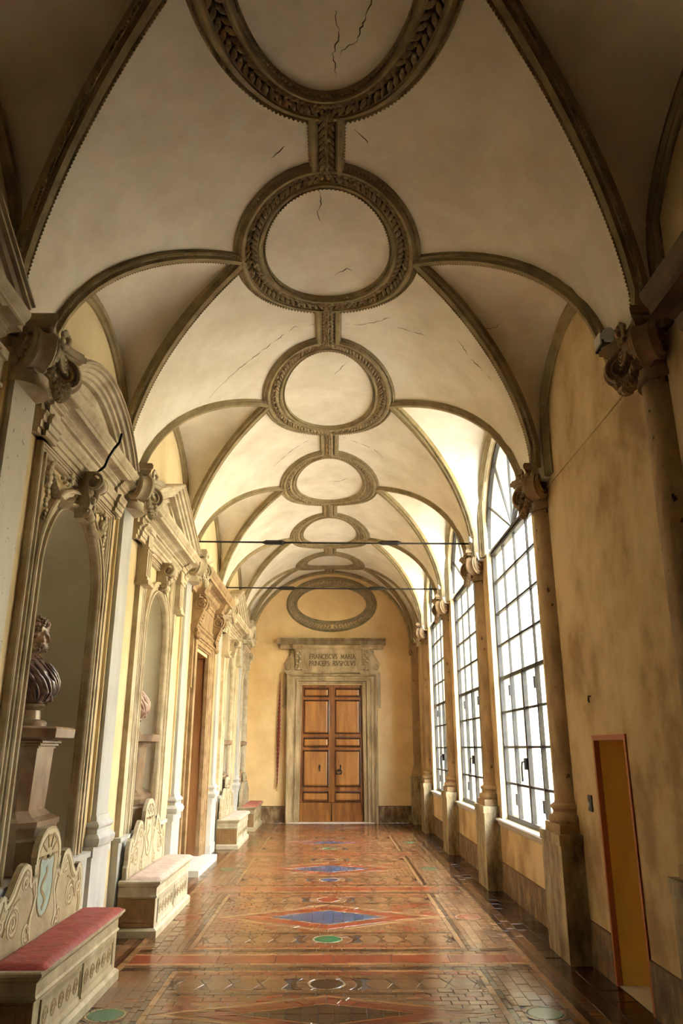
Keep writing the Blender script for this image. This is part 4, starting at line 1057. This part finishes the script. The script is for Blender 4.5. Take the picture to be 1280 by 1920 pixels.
def medallion(cy, b, label, single, wall=False):
    if wall:
        cx, a = -.02, 1.09; Q = lambda x, z: Vector((x, YE, 4.965 + z)); org = (cx, YE, 4.965); ctr = (cx, 0.0); b = .665
        nrm = lambda x, z: Vector((0, -1, 0))
    else:
        cx, a = -.055, .79; Q = lambda x, y: Vector((x, y, zb(x))); org = (cx, cy, zb(cx)); ctr = (cx, cy)
        nrm = lambda x, y: Vector((-(x - XC) / VA ** 2, 0, -(zb(x) - VZ) / VB ** 2)).normalized()
    t = thing('ceiling_medallion' if not wall else 'wall_medallion', label, 'medallion', org)
    n = 96
    def pt(k, d):       # a point d inside the outer edge, at step k
        A = 2 * PI * k / n
        return ctr[0] + (a - d) * math.cos(A), ctr[1] + (b - d) * math.sin(A)
    def band(p0, p1, name, mt):
        rows = []
        for k in range(n):
            r = []
            for u, h in RPROF[p0:p1]:
                x, y = pt(k, u); r.append(Q(x, y) + nrm(x, y) * (h - .012 if wall else h))
            rows.append(r)
        mb = MB(); mb.grid(rows, close_u=True); return build(name, mb, mt, t, smooth=40)
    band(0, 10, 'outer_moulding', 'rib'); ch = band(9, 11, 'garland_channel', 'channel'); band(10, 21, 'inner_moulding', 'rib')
    mb = MB()
    for d, st in ((-.004, .034), (.236, .034)):
        per = PI * (3 * (a + b) - math.sqrt((3 * a + b) * (a + 3 * b))); m = int(per / st); pts = []
        for k in range(m + 1):
            A = 2 * PI * k / m; x, y = ctr[0] + (a - d) * math.cos(A), ctr[1] + (b - d) * math.sin(A); pts.append(Q(x, y) + nrm(x, y) * .034)
        beads(mb, pts, [nrm(p.x, p.z - 4.965 if wall else p.y) for p in pts], 0, 0, st, .0125)
    build('bead_edge', mb, 'rib', t, kind='stuff')
    per = PI * (3 * (a + b) - math.sqrt((3 * a + b) * (a + 3 * b))); m = int(per / (.072 if single else .07)); gm = MB()
    for k in range(m):
        A = 2 * PI * k / m; d = .12; x, y = ctr[0] + (a - d) * math.cos(A), ctr[1] + (b - d) * math.sin(A)
        x2, y2 = ctr[0] + (a - d) * math.cos(A + .02), ctr[1] + (b - d) * math.sin(A + .02)
        p = Q(x, y); nn = nrm(x, y); tg = (Q(x2, y2) - p).normalized(); 
        if math.sin(A) * 1 < 0 and not wall: pass
        if math.cos(A) < 0: tg = -tg
        sd = nn.cross(tg).normalized()
        for s in (-1, 1):
            dirv = (tg * .80 + sd * s * .60).normalized(); sv = nn.cross(dirv)
            R = Matrix((dirv, sv, nn)).transposed().to_4x4()
            mtx = Matrix.Translation(p + nn * .012 + sd * s * .006) @ R @ Matrix.Diagonal((.082, .075, .11, 1))
            if single: put(LEAF, 'leaf', ch, mtx)
            else: gm.add(LV, LF, mtx)
        off = sd * (.013 if k % 2 else -.013); mtx = Matrix.Translation(p + nn * .02 + off) @ Matrix.Diagonal((.017, .017, .017, 1))
        if single: put(FRUIT, 'fruit', ch, mtx)
        else: gm.add(BV, BF, mtx)
    if not single: build('leaf_garland', gm, 'leafy', ch, smooth=60, kind='stuff')
    return t
medallion(2.85, 1.275, 'largest oval stucco medallion at the top, cut off by the photo edge', True)
medallion(5.505, .985, 'round stucco medallion joined to the cut-off one at the top', True)
medallion(8.275, 1.265, 'third stucco medallion counted from the top of the photo', False)
medallion(11.44, 1.265, 'fourth stucco medallion counted from the top of the photo', False)
medallion(14.455, 1.24, 'flat-looking stucco medallion just above the nearer tie rod', False)
medallion(16.88, .78, 'farthest and flattest stucco medallion of the vault, next to the end wall', False)
medallion(0, 0, 'wide oval stucco ring on the end wall above the portal', False, True)
def link(y0, y1, label):
    cx = -.055; t = thing('garland_link', label, 'stucco panel', (cx, (y0 + y1) / 2, zb(cx)))
    mb = MB()
    for s in (-1, 1):
        path = [(cx + s * .095, y0 - .06, zb(cx)), (cx + s * .095, y1 + .06, zb(cx))]
        mb.sweep(path, (0, 0, -1), [(-.035, -.02), (-.035, .03), (-.015, .055), (.015, .055), (.03, .03), (.038, .02), (.038, -.02)])
    build('side_moulding', mb, 'rib', t)
    mb = MB()
    for s in (-1, 1): beads(mb, [(cx + s * .128, y0, zb(cx)), (cx + s * .128, y1, zb(cx))], (0, 0, -1), 0, .022, .03, .0125)
    build('bead_edge', mb, 'rib', t, kind='stuff')
    mb = MB(); mb.box(cx - .07, cx + .07, y0 - .1, y1 + .1, zb(cx) - .03, zb(cx) + .02); pn = build('panel', mb, 'channel', t)
    mb = MB(); n = max(4, int((y1 - y0 + .14) / .055))
    for k in range(n):
        y = y0 - .09 + (y1 - y0 + .18) * k / n
        for s in (-1, 0, 1):
            d = Vector((s * .6, 1, 0)).normalized(); R = Matrix((d, Vector((0, 0, -1)).cross(d), Vector((0, 0, -1)))).transposed().to_4x4()
            mb.add(LV, LF, Matrix.Translation((cx + s * .012, y, zb(cx) - .035)) @ R @ Matrix.Diagonal((.085, .06, .10, 1)))
        mb.add(BV, BF, Matrix.Translation((cx + (.02 if k % 2 else -.02), y + .02, zb(cx) - .045)) @ Matrix.Diagonal((.017, .02, .015, 1)))
    build('leaf_spray', mb, 'leafy', pn, smooth=60, kind='stuff')
for y0, y1, lab in ((4.125, 4.52, 'leafy stucco panel between the two medallions nearest the top'), (6.49, 7.01, 'leafy stucco panel between the round medallion and the third one'),
                    (9.54, 10.175, 'leafy stucco panel between the third and fourth medallions'), (12.705, 13.215, 'leafy stucco panel between the fourth medallion and the one above the tie rod'),
                    (15.695, 16.1, 'tiny leafy stucco panel between the two farthest medallions'), (17.66, 17.95, 'tiny stucco stub between the farthest medallion and the end wall')):
    link(y0, y1, lab)

# ------------------------------------------------------------------ benches along the left wall
def bench_back():
    h = [(0, 1.105), (.08, 1.10), (.15, 1.06), (.20, 1.0), (.215, .94), (.20, .89), (.205, .86), (.225, .835), (.245, .815), (.27, .80), (.285, .81), (.30, .84), (.30, .88), (.325, .915), (.37, .93), (.42, .92), (.47, .88), (.50, .85), (.54, .80), (.58, .765), (.62, .745), (.645, .74), (.66, .76), (.665, .79), (.69, .80), (.73, .775), (.76, .72), (.77, .67), (.765, .62), (.78, .58), (.80, .56), (.80, .52), (.79, .47)]
    return [(-y, z) for y, z in h[::-1]] + h[1:]
def bench(c, label, mt, cush, clabel):
    L_ = .83; xb, xf = -1.92, -1.55
    t = thing('bench', label, 'bench', (-1.74, c, 0), 'painted chest benches along the left wall')
    def layer(mb, z0, z1, e, e2=None):      # a slab with projection e at its foot and e2 at its top
        e2 = e if e2 is None else e2
        q = lambda e, z: [(xb, c - L_ + .03 - e, z), (xf - .03 + e, c - L_ + .03 - e, z), (xf - .03 + e, c + L_ - .03 + e, z), (xb, c + L_ - .03 + e, z)]
        mb.grid([q(e, z0), q(e2, z1)], close_v=True, caps=True)
    mb = MB(); layer(mb, 0, .055, .03); layer(mb, .055, .075, .03, .008); build('plinth', mb, mt, t)
    mb = MB(); layer(mb, .07, .31, 0); layer(mb, .31, .325, .0, .014); layer(mb, .325, .34, .014, .006); layer(mb, .34, .40, .004); layer(mb, .40, .415, .004, .022); layer(mb, .415, .43, .022, .03)
    body = build('chest', mb, mt, t)
    mb = MB(); x = xf - .03
    for y0, y1 in ((c - .70, c - .02), (c + .02, c + .70)):
        mb.sweep([(x, y0, .11), (x, y0, .28), (x, y1, .28), (x, y1, .11), (x, y0, .11)], (1, 0, 0), [(-.012, -.01), (-.012, .010), (.012, .004), (.012, -.01)])
    build('front_moulding', mb, mt, body)
    for y0, y1 in ((c - .68, c - .04), (c + .04, c + .68)):
        mb = MB(); mb.box(x - .01, x + .0025, y0, y1, .125, .265); build('front_panel', mb, mt, body)
        mb = MB()
        for k in range(5):
            yy = y0 + (y1 - y0) * (k + .5) / 5
            mb.sweep([(x + .003, yy + (.05 - .04 * j / 14) * math.cos(j * .75 * (1 if k % 2 else -1)), .195 + (.05 - .04 * j / 14) * math.sin(j * .75)) for j in range(15)], (1, 0, 0), [(-.006, 0), (-.006, .002), (.006, .002), (.006, 0)])
        build('painted_scrolls', mb, 'paint_b', body)
    yn = c - L_ + .03
    mb = MB(); mb.box(xb, xf - .032, yn - .004, yn, .076, .309); build('end_board', mb, 'bench_e', body)
    mb = MB()
    for e, zz in ((0, 0), (.055, .035)):
        mb.sweep([(xb + .05 + e, yn - .004, .10 + zz), (xb + .05 + e, yn - .004, .285 - zz), (xf - .075 - e, yn - .004, .285 - zz), (xf - .075 - e, yn - .004, .10 + zz), (xb + .05 + e, yn - .004, .10 + zz)], (0, -1, 0), [(-.012, -.004), (-.012, .01), (.012, .006), (.012, -.004)])
    build('end_moulding', mb, 'bench_e', body)
    mb = MB(); layer(mb, .43, .437, .03, .04); layer(mb, .437, .452, .04); layer(mb, .452, .458, .04, .03); build('seat_board', mb, mt, t)
    bk = bench_back(); mb = MB(); mb.prism([(c + y, z) for y, z in bk + [(.79, .44), (-.79, .44)]], 'x', -1.90, -1.862); b = build('backrest', mb, mt, t)
    xp = -1.862
    ST = [(-.014, -.001), (-.014, .003), (.014, .003), (.014, -.001)]; SB = [(u * .42, h * .8) for u, h in ST]
    mb = MB(); mbb = MB()
    inn = [(c + y * .955, .44 + (z - .44) * .955) for y, z in bk]
    mb.sweep([(xp, y, z) for y, z in inn], (1, 0, 0), ST)
    mbb.sweep([(xp, c + (y - c) * .93, .44 + (z - .44) * .96) for y, z in inn], (1, 0, 0), SB)
    for s in (-1, 1):
        for cy_, cz_, r0, tn, st in ((.50, .62, .095, 2.0, 0), (.36, .82, .05, 1.4, 1.5), (.68, .64, .05, 1.3, 2.5), (.27, .53, .055, 1.5, 4)):
            sp = lambda k, r0=r0, tn=tn, st=st: (xp, c + s * (cy_ + (r0 * (1 - .85 * k / 30)) * math.cos(st + tn * 2 * PI * k / 30)), cz_ + (r0 * (1 - .85 * k / 30)) * math.sin(st + tn * 2 * PI * k / 30))
            mb.sweep([sp(k) for k in range(31)], (1, 0, 0), ST); mbb.sweep([tuple(Vector(sp(k)) + Vector((.001, .012, -.008))) for k in range(31)], (1, 0, 0), SB)
        mb.sweep([(xp, c + s * (.19 + .03 * math.sin(k * .5)), .48 + .42 * k / 16) for k in range(17)], (1, 0, 0), ST)
        mbb.sweep([(xp + .001, c + s * (.225 + .03 * math.sin(k * .5)), .48 + .36 * k / 16) for k in range(17)], (1, 0, 0), SB)
        mbb.sweep([(xp + .001, c + s * (.42 + .2 * k / 12), .74 - .16 * (k / 12) ** 2) for k in range(13)], (1, 0, 0), SB)
    build('painted_scroll_cream', mb, 'paint_c', b); build('painted_scroll_brown', mbb, 'paint_b', b)
    sh = [(-.02, .93), (.03, .91), (.11, .93), (.125, .89), (.115, .83), (.13, .76), (.12, .68), (.09, .62), (.05, .585), (.0, .57)]
    sh = [(y - .02, z) for y, z in sh]; out = [(c + y, z) for y, z in sh] + [(c - y - .04, z) for y, z in sh[-2::-1]]
    mb = MB(); mb.prism(out, 'x', xp - .001, xp + .0025); build('painted_shield', mb, 'paint_blue' if mt == 'bench' else 'paint_c', b)
    mb = MB(); mb.sweep([(xp + .002, y, z) for y, z in out + out[:1]], (1, 0, 0), SB); mb.sweep([(xp + .002, c - .05 + .04 * math.sin(k * .8), .62 + .022 * k) for k in range(12)], (1, 0, 0), [(u * .9, h) for u, h in ST])
    for k in range(6): a = PI * k / 5; mb.sweep([(xp + .002, c + (.06 + .11 * j / 5) * math.cos(a), .93 + (.05 + .09 * j / 5) * math.sin(a)) for j in range(6)], (1, 0, 0), SB)
    build('painted_crest', mb, 'paint_b', b)
    # cushion: a thin quilted pad with a soft edge
    cu = MB(); n1, n2 = 44, 12; rows = []
    x0, x1, y0, y1 = -1.855, xf + .012, c - .80, c + .80
    for i in range(n1 + 1):
        r = []
        for j in range(n2 + 1):
            u, v = i / n1, j / n2; e = min(1, min(u, 1 - u) * 26, min(v, 1 - v) * 8) ** .45
            z = .459 + .026 * e + .0045 * e * noise.noise((u * 9, v * 5 + c, 1)) + .003 * e * noise.noise((u * 30, v * 12, c))
            r.append((x0 + (x1 - x0) * v, y0 + (y1 - y0) * u, z))
        rows.append(r)
    cu.grid(rows); base = [(x0, y0, .459), (x1, y0, .459), (x1, y1, .459), (x0, y1, .459)]; cu.poly(base)
    o = build('seat_cushion', cu, cush, smooth=60); tag(o, clabel, 'cushion')
    return t
bench(5.37, 'nearest painted bench with blue shield on its scrolled back, under red cushion', 'bench', 'red', 'bright red cushion on the nearest bench')
bench(8.23, 'second painted bench from the camera, with plain weathered back', 'bench_l', 'pink', 'pale pinkish cushion on the second bench from the camera')
bench(14.27, 'third bench from the camera, just past the side doorway', 'bench_l', 'pink', 'whitish cushion on the third bench, in front of the dull red one')
bench(17.06, 'farthest bench, in the far left corner by the end wall', 'bench', 'red2', 'dull red cushion on the farthest bench')

# ------------------------------------------------------------------ pedestals and busts in the niches
def pedestal(c, label, x=-2.24):
    t = thing('pedestal', label, 'pedestal', (x, c, .82), 'marble pedestals in the niches')
    def octa(mb, z0, z1, r0, r1, ch=.35):
        f = lambda r, z: [(x + a * r, c + b * r, z) for a, b in ((1, -1 + ch), (1, 1 - ch), (1 - ch, 1), (-1 + ch, 1), (-1, 1 - ch), (-1, -1 + ch), (-1 + ch, -1), (1 - ch, -1))]
        mb.grid([f(r0, z0), f(r1, z1)], close_v=True, caps=True)
    mb = MB(); octa(mb, .82, 1.02, .31, .31, .3); octa(mb, 1.02, 1.04, .31, .28, .3); octa(mb, 1.04, 1.10, .285, .29, .3); octa(mb, 1.10, 1.135, .30, .30, .3); octa(mb, 1.135, 1.16, .30, .25, .3); octa(mb, 1.16, 1.2, .25, .21, .3); build('pedestal_base', mb, 'ped_m', t)
    mb = MB(); octa(mb, 1.2, 1.60, .21, .225, .3); build('shaft', mb, 'ped_m', t)
    mb = MB()
    for k, (r, z) in enumerate(((.235, 1.60), (.25, 1.618), (.265, 1.636))): octa(mb, z, z + .012, r, r, .3)
    octa(mb, 1.60, 1.66, .225, .25, .3); octa(mb, 1.655, 1.67, .30, .35, .45); octa(mb, 1.67, 1.73, .35, .355, .45); octa(mb, 1.73, 1.742, .355, .34, .45); build('slab', mb, 'ped_m', t)
pedestal(BAYS[2][0], 'tall marble pedestal under the curly-haired bust'); pedestal(BAYS[3][0], 'tall marble pedestal under the veiled bust')
pedestal(BAYS[5][0], 'pedestal in the first niche past the side doorway, its slab edge showing'); pedestal(17.05, 'pedestal in the last niche beside the end wall')

def bust(c, x, z0, label, veiled):
    """one closed figure built from cross-sections: socle apart, then drapery, neck and head"""
    t = thing('bust', label, 'bust', (x, c, z0))
    mb = MB(); mb.lathe([(.15, z0), (.155, z0 + .03), (.14, z0 + .045), (.105, z0 + .055), (.10, z0 + .115), (.12, z0 + .13), (.135, z0 + .145), (.12, z0 + .16), (.095, z0 + .17), (.10, z0 + .2)], x, c, 24)
    build('socle', mb, 'ped_m', t, smooth=45)
    zb_ = z0 + .15
    # torso sections: height, forward centre, forward radius, side radius
    S = [(.0, .02, .07, .08), (.03, .03, .11, .12), (.09, .04, .15, .18), (.16, .03, .165, .225), (.22, .01, .16, .25), (.27, -.01, .145, .245), (.31, -.02, .125, .20), (.335, -.025, .10, .13), (.355, -.03, .075, .085), (.37, -.03, .055, .06)]
    def interp(S, h):
        for a, b in zip(S, S[1:]):
            if a[0] <= h <= b[0]:
                u = (h - a[0]) / (b[0] - a[0]); u = u * u * (3 - 2 * u) * .5 + u * .5
                return [p + (q - p) * u for p, q in zip(a, b)]
        return S[-1] if h > S[-1][0] else S[0]
    n = 64; rows = []
    for i in range(44):
        h = .37 * i / 43; _, cx, rx, ry = interp(S, h); r = []
        for k in range(n):
            a = 2 * PI * k / n; ca, sa = math.cos(a), math.sin(a)
            f = 1 + .13 * (abs(math.sin(4.5 * a + 15 * h)) - .6) * min(1, h * 9) * (1 - h / .42) + .10 * (abs(math.sin(3 * a - 16 * h + 1)) - .6) * min(1, h * 9)
            if h < .2: f += .10 * max(0, math.sin(a * 2.5 + .8)) * (1 - h / .2)
            r.append((x + cx + rx * ca * f, c + ry * sa * f, zb_ + h))
        rows.append(r)
    mb = MB(); mb.grid(rows, close_v=True, caps=True); build('drapery', mb, 'bust_v' if veiled else 'bust_c', t, smooth=70)
    mb = MB()                                    # thick rolled edge of the cloak across chest and shoulder
    mb.tube([(x - .05, c - .23, zb_ + .25), (x + .06, c - .16, zb_ + .27), (x + .13, c - .06, zb_ + .21), (x + .17, c + .05, zb_ + .14), (x + .15, c + .14, zb_ + .1)], [.03, .036, .04, .035, .02], 9)
    mb.tube([(x - .02, c - .20, zb_ + .2), (x + .1, c - .12, zb_ + .17), (x + .16, c - .02, zb_ + .1), (x + .15, c + .06, zb_ + .04)], [.02, .03, .032, .02], 9)
    mb.tube([(x - .08, c - .12, zb_ + .33), (x - .0, c - .09, zb_ + .325), (x + .08, c - .02, zb_ + .28), (x + .11, c + .06, zb_ + .24)], [.02, .026, .028, .02], 9)
    for k in range(17):                          # folds that run from the shoulders down across the chest
        a0 = -2.6 + .30 * k; sg = 1 if k % 2 else .8; pts = []; rad = []
        for j in range(12):
            u = j / 11; h = .30 - .275 * u; a = a0 + .75 * u * sg; _, cx_, rx_, ry_ = interp(S, h); pts.append((x + cx_ + rx_ * 1.0 * math.cos(a), c + ry_ * 1.0 * math.sin(a), zb_ + h)); rad.append(.006 + .013 * math.sin(PI * min(1, u * .9 + .1)))
        mb.tube(pts, rad, 7)
    build('cloak_fold', mb, 'bust_v' if veiled else 'bust_c', t, smooth=70)
    # head: neck, jaw, skull with features pushed out of the sections
    Hs = [(.30, -.03, .062, .064), (.36, -.03, .056, .058), (.395, -.022, .058, .058), (.415, .0, .075, .062), (.44, .004, .086, .066), (.48, .002, .094, .073), (.52, .0, .098, .077), (.56, -.004, .099, .077), (.60, -.01, .09, .07), (.63, -.015, .068, .055), (.65, -.018, .035, .03), (.655, -.018, .006, .006)]
    rows = []; n = 64
    g = lambda u, m, s: math.exp(-((u - m) / s) ** 2)
    for i in range(72):
        h = .30 + .355 * i / 71; _, cx, rx, ry = interp(Hs, h); r = []
        for k in range(n):
            a = (2 * PI * k / n + PI) % (2 * PI) - PI; ca, sa = math.cos(a), math.sin(a); add = 0.0
            fr = g(a, 0, .16)
            add += .024 * fr * g(h, .490, .014) + .014 * fr * g(h, .515, .022) + .006 * g(a, 0, .30) * g(h, .462, .007) + .008 * g(a, 0, .28) * g(h, .448, .007)      # nose, lips
            add += .009 * g(abs(a), .32, .20) * g(h, .535, .010) - .014 * g(abs(a), .36, .15) * g(h, .516, .011) + .006 * g(abs(a), .36, .10) * g(h, .515, .006)   # brow, eyes
            add += .012 * g(abs(a), .65, .25) * g(h, .49, .02) + .012 * g(a, 0, .35) * g(h, .423, .014)      # cheek, chin
            add += .022 * g(abs(a), 1.62, .10) * g(h, .505, .022)                                            # ears
            hair = 0
            if h > .50: hair = max(hair, min(1, max(0, (abs(a) - .95 + (h - .52) * 9) * 3)))
            if h > .575: hair = max(hair, min(1, (h - .575) * 40))
            if .40 < h <= .50: hair = max(hair, min(1, max(0, (abs(a) - 1.75) * 3)))
            beard = 0
            if not veiled and .40 < h < .47: beard = min(1, max(0, 1 - abs(abs(a) - .75) / .8)) * (0 if (abs(a) < .3 and h > .442) else 1)
            if not veiled and .47 <= h < .53: beard = g(abs(a), 1.25, .22)
            q = Vector((math.cos(a) * 2.4, math.sin(a) * 2.4, h * 26))
            add += (hair * .020 + beard * .008) + (hair * .017 + beard * .010) * noise.noise(q * 2.1)
            if veiled: add = add * .4 + .03 * (1 - g(a, 0, .8)) * (1 + .3 * math.sin(9 * a + 14 * h)) * (1 if h < .62 else .6)
            r.append((x + cx + (rx + add) * ca, c + (ry + add * .9) * sa, zb_ + h - .03))
        rows.append(r)
    mb = MB(); mb.grid(rows, close_v=True, caps=True); build('head', mb, 'bust_v' if veiled else 'bust', t, smooth=75)
    if not veiled:
        mb = MB(); R = random.Random(3)
        for k in range(230):                     # curls
            u = R.uniform(-1, 1); a = R.uniform(0, 2 * PI); d = Vector((math.sqrt(1 - u * u) * math.cos(a), math.sqrt(1 - u * u) * math.sin(a), u))
            if d.z < -.1 and d.x > -.35: continue
            if d.x > .55 and d.z < .45: continue
            p = Vector((x - .008 + d.x * .112, c + d.y * .094, zb_ + .525 + d.z * .118)); mb.ball(p, R.uniform(.011, .018), 6, 4)
        for k in range(70):                      # beard
            a = R.uniform(-1.3, 1.3); h = R.uniform(.385, .435)
            if abs(a) < .3 and h > .415: continue
            mb.ball((x + .004 + .088 * math.cos(a), c + .072 * math.sin(a), zb_ + h - .0), R.uniform(.008, .013), 6, 4)
        build('curls', mb, 'bust', t, smooth=70, kind='stuff')
bust(BAYS[2][0], -2.19, 1.742, 'dark marble bust of a curly-haired bearded man in draped cloak', False)
bust(BAYS[3][0], -2.19, 1.742, 'pinkish veiled bust half hidden by the second niche frame', True)

# ------------------------------------------------------------------ tie rods, rope, small fittings
def tie_rod(y, label):
    t = thing('tie_rod', label, 'tie rod', (0, y, 4.31))
    mb = MB(); mb.tube([(-1.97, y, 4.325), (0, y, 4.31), (1.97, y, 4.305)], .0125, 8); build('rod', mb, 'iron', t)
    for x in (-.81, .79):
        mb = MB(); mb.tube([(x - .16, y, 4.315), (x - .11, y, 4.315), (x + .11, y, 4.315), (x + .16, y, 4.315)], [.013, .034, .034, .013], 6); build('turnbuckle', mb, 'iron', t)
    for x in (-1.955, 1.955):
        mb = MB(); mb.box(x - .02, x + .02, y - .05, y + .05, 4.27, 4.36); build('anchor_plate', mb, 'iron', t)
tie_rod(9.92, 'upper iron tie rod with two turnbuckles, nearer of the pair'); tie_rod(13.0, 'lower iron tie rod across the vault, farther of the pair')
for y, lab in ((9.62, 'grey fitting on the rib beside the nearer tie rod end'), (12.7, 'grey fitting on the rib beside the farther tie rod end')):
    mb = MB(); mb.box(1.84, 1.95, y - .03, y + .09, 4.25, 4.32); mb.box(1.86, 1.95, y - .02, y + .08, 4.235, 4.255); tag(build('light_fitting', mb, 'plastic'), lab, 'light')
t = thing('spotlight', 'small lamp with white label on the capital beside the dark corner', 'light', (1.86, 4.36, 4.2))
mb = MB(); mb.box(1.80, 1.90, 4.36, 4.50, 4.18, 4.28); build('housing', mb, 'iron', t)
mb = MB(); mb.box(1.79, 1.80, 4.37, 4.48, 4.185, 4.27); mb.box(1.81, 1.88, 4.355, 4.36, 4.19, 4.27); build('white_label', mb, 'plastic', t)
mb = MB(); mb.tube([(1.83, 4.30, 4.20), (1.80, 4.27, 4.20)], [.04, .045], 14); build('lamp_head', mb, 'plastic', t)
mb = MB(); mb.tube([(1.88, 4.34, 4.25), (1.93, 4.2, 4.36), (1.93, 4.12, 4.5), (1.915, 4.06, 4.62)], .006, 6); build('cable', mb, 'iron', t)
# barrier rope hung beside the portal
t = thing('barrier_rope', 'twisted dark red rope hung vertically left of the portal', 'rope', (-1.23, 17.95, .63))
def rx(z): return -1.222 - .02 * (3.2 - z) / 2.5
mb = MB(); n = 150
for q in range(2):
    mb = MB(); pts = []; rad = []
    for k in range(n + 1):
        z = 3.12 - 2.30 * k / n; a = z * 34 + PI * q; w = .018 * min(1, (3.2 - z) * .9 + .15) * min(1, (z - .3) * .7)
        pts.append((rx(z) + w * math.cos(a), 17.945 + .018 * math.sin(a), z)); rad.append(max(.008, w * .95))
    mb.tube(pts, rad, 7); build('rope_strand', mb, 'rope', t, smooth=60)
mb = MB(); mb.tube([(-1.222, 17.945, 3.12 + .012 * k) for k in range(10)], [.012 if k % 2 else .007 for k in range(10)], 6); mb.tube([(-1.222, 17.945, 3.24), (-1.215, 17.94, 3.29), (-1.205, 17.97, 3.31), (-1.2, 18.0, 3.31)], .008, 6); build('hook', mb, 'brass', t)
mb = MB(); mb.box(-1.262, -1.228, 17.93, 17.96, .765, .83); mb.tube([(-1.246 + .016 * math.cos(2 * PI * k / 16), 17.945, .715 + .04 * math.sin(2 * PI * k / 16)) for k in range(17)], .0055, 6); build('end_ring', mb, 'brass', t)
mb = MB(); mb.tube([(-1.17, 18.0, 2.55), (-1.17, 17.94, 2.545), (-1.15, 17.935, 2.555)], .006, 6); tag(build('wall_hook', mb, 'iron'), 'tiny iron hook on the end wall just right of the rope', 'hook')
t = thing('light_switch', 'grey switch plate beside the narrow doorway', 'switch', (XR, 6.19, 1.2))
mb = MB(); mb.box(XR - .012, XR + .005, 6.155, 6.235, 1.13, 1.25); build('plate', mb, 'steel', t); mb = MB(); mb.box(XR - .022, XR - .01, 6.183, 6.207, 1.165, 1.20); build('rocker', mb, 'plastic', t)
mb = MB(); mb.tube([(XR + .01, 5.96, 1.99), (XR - .02, 5.96, 1.99), (XR - .022, 5.96, 1.955), (XR - .022, 5.945, 1.945)], .006, 6); tag(build('wall_hook', mb, 'iron'), 'small iron hook on the ochre wall above the narrow doorway', 'hook')
# iron hook that holds a bracket in front of the nearer round pediment
mb = MB(); mb.tube([(-1.86, 5.49, 3.66), (-1.80, 5.49, 3.72), (-1.77, 5.48, 3.80), (-1.74, 5.5, 3.88), (-1.70, 5.48, 3.92), (-1.69, 5.49, 4.0)], .011, 7); tag(build('iron_spike', mb, 'iron'), 'bent iron spike rising from the scroll above the curly-haired bust', 'iron hook')
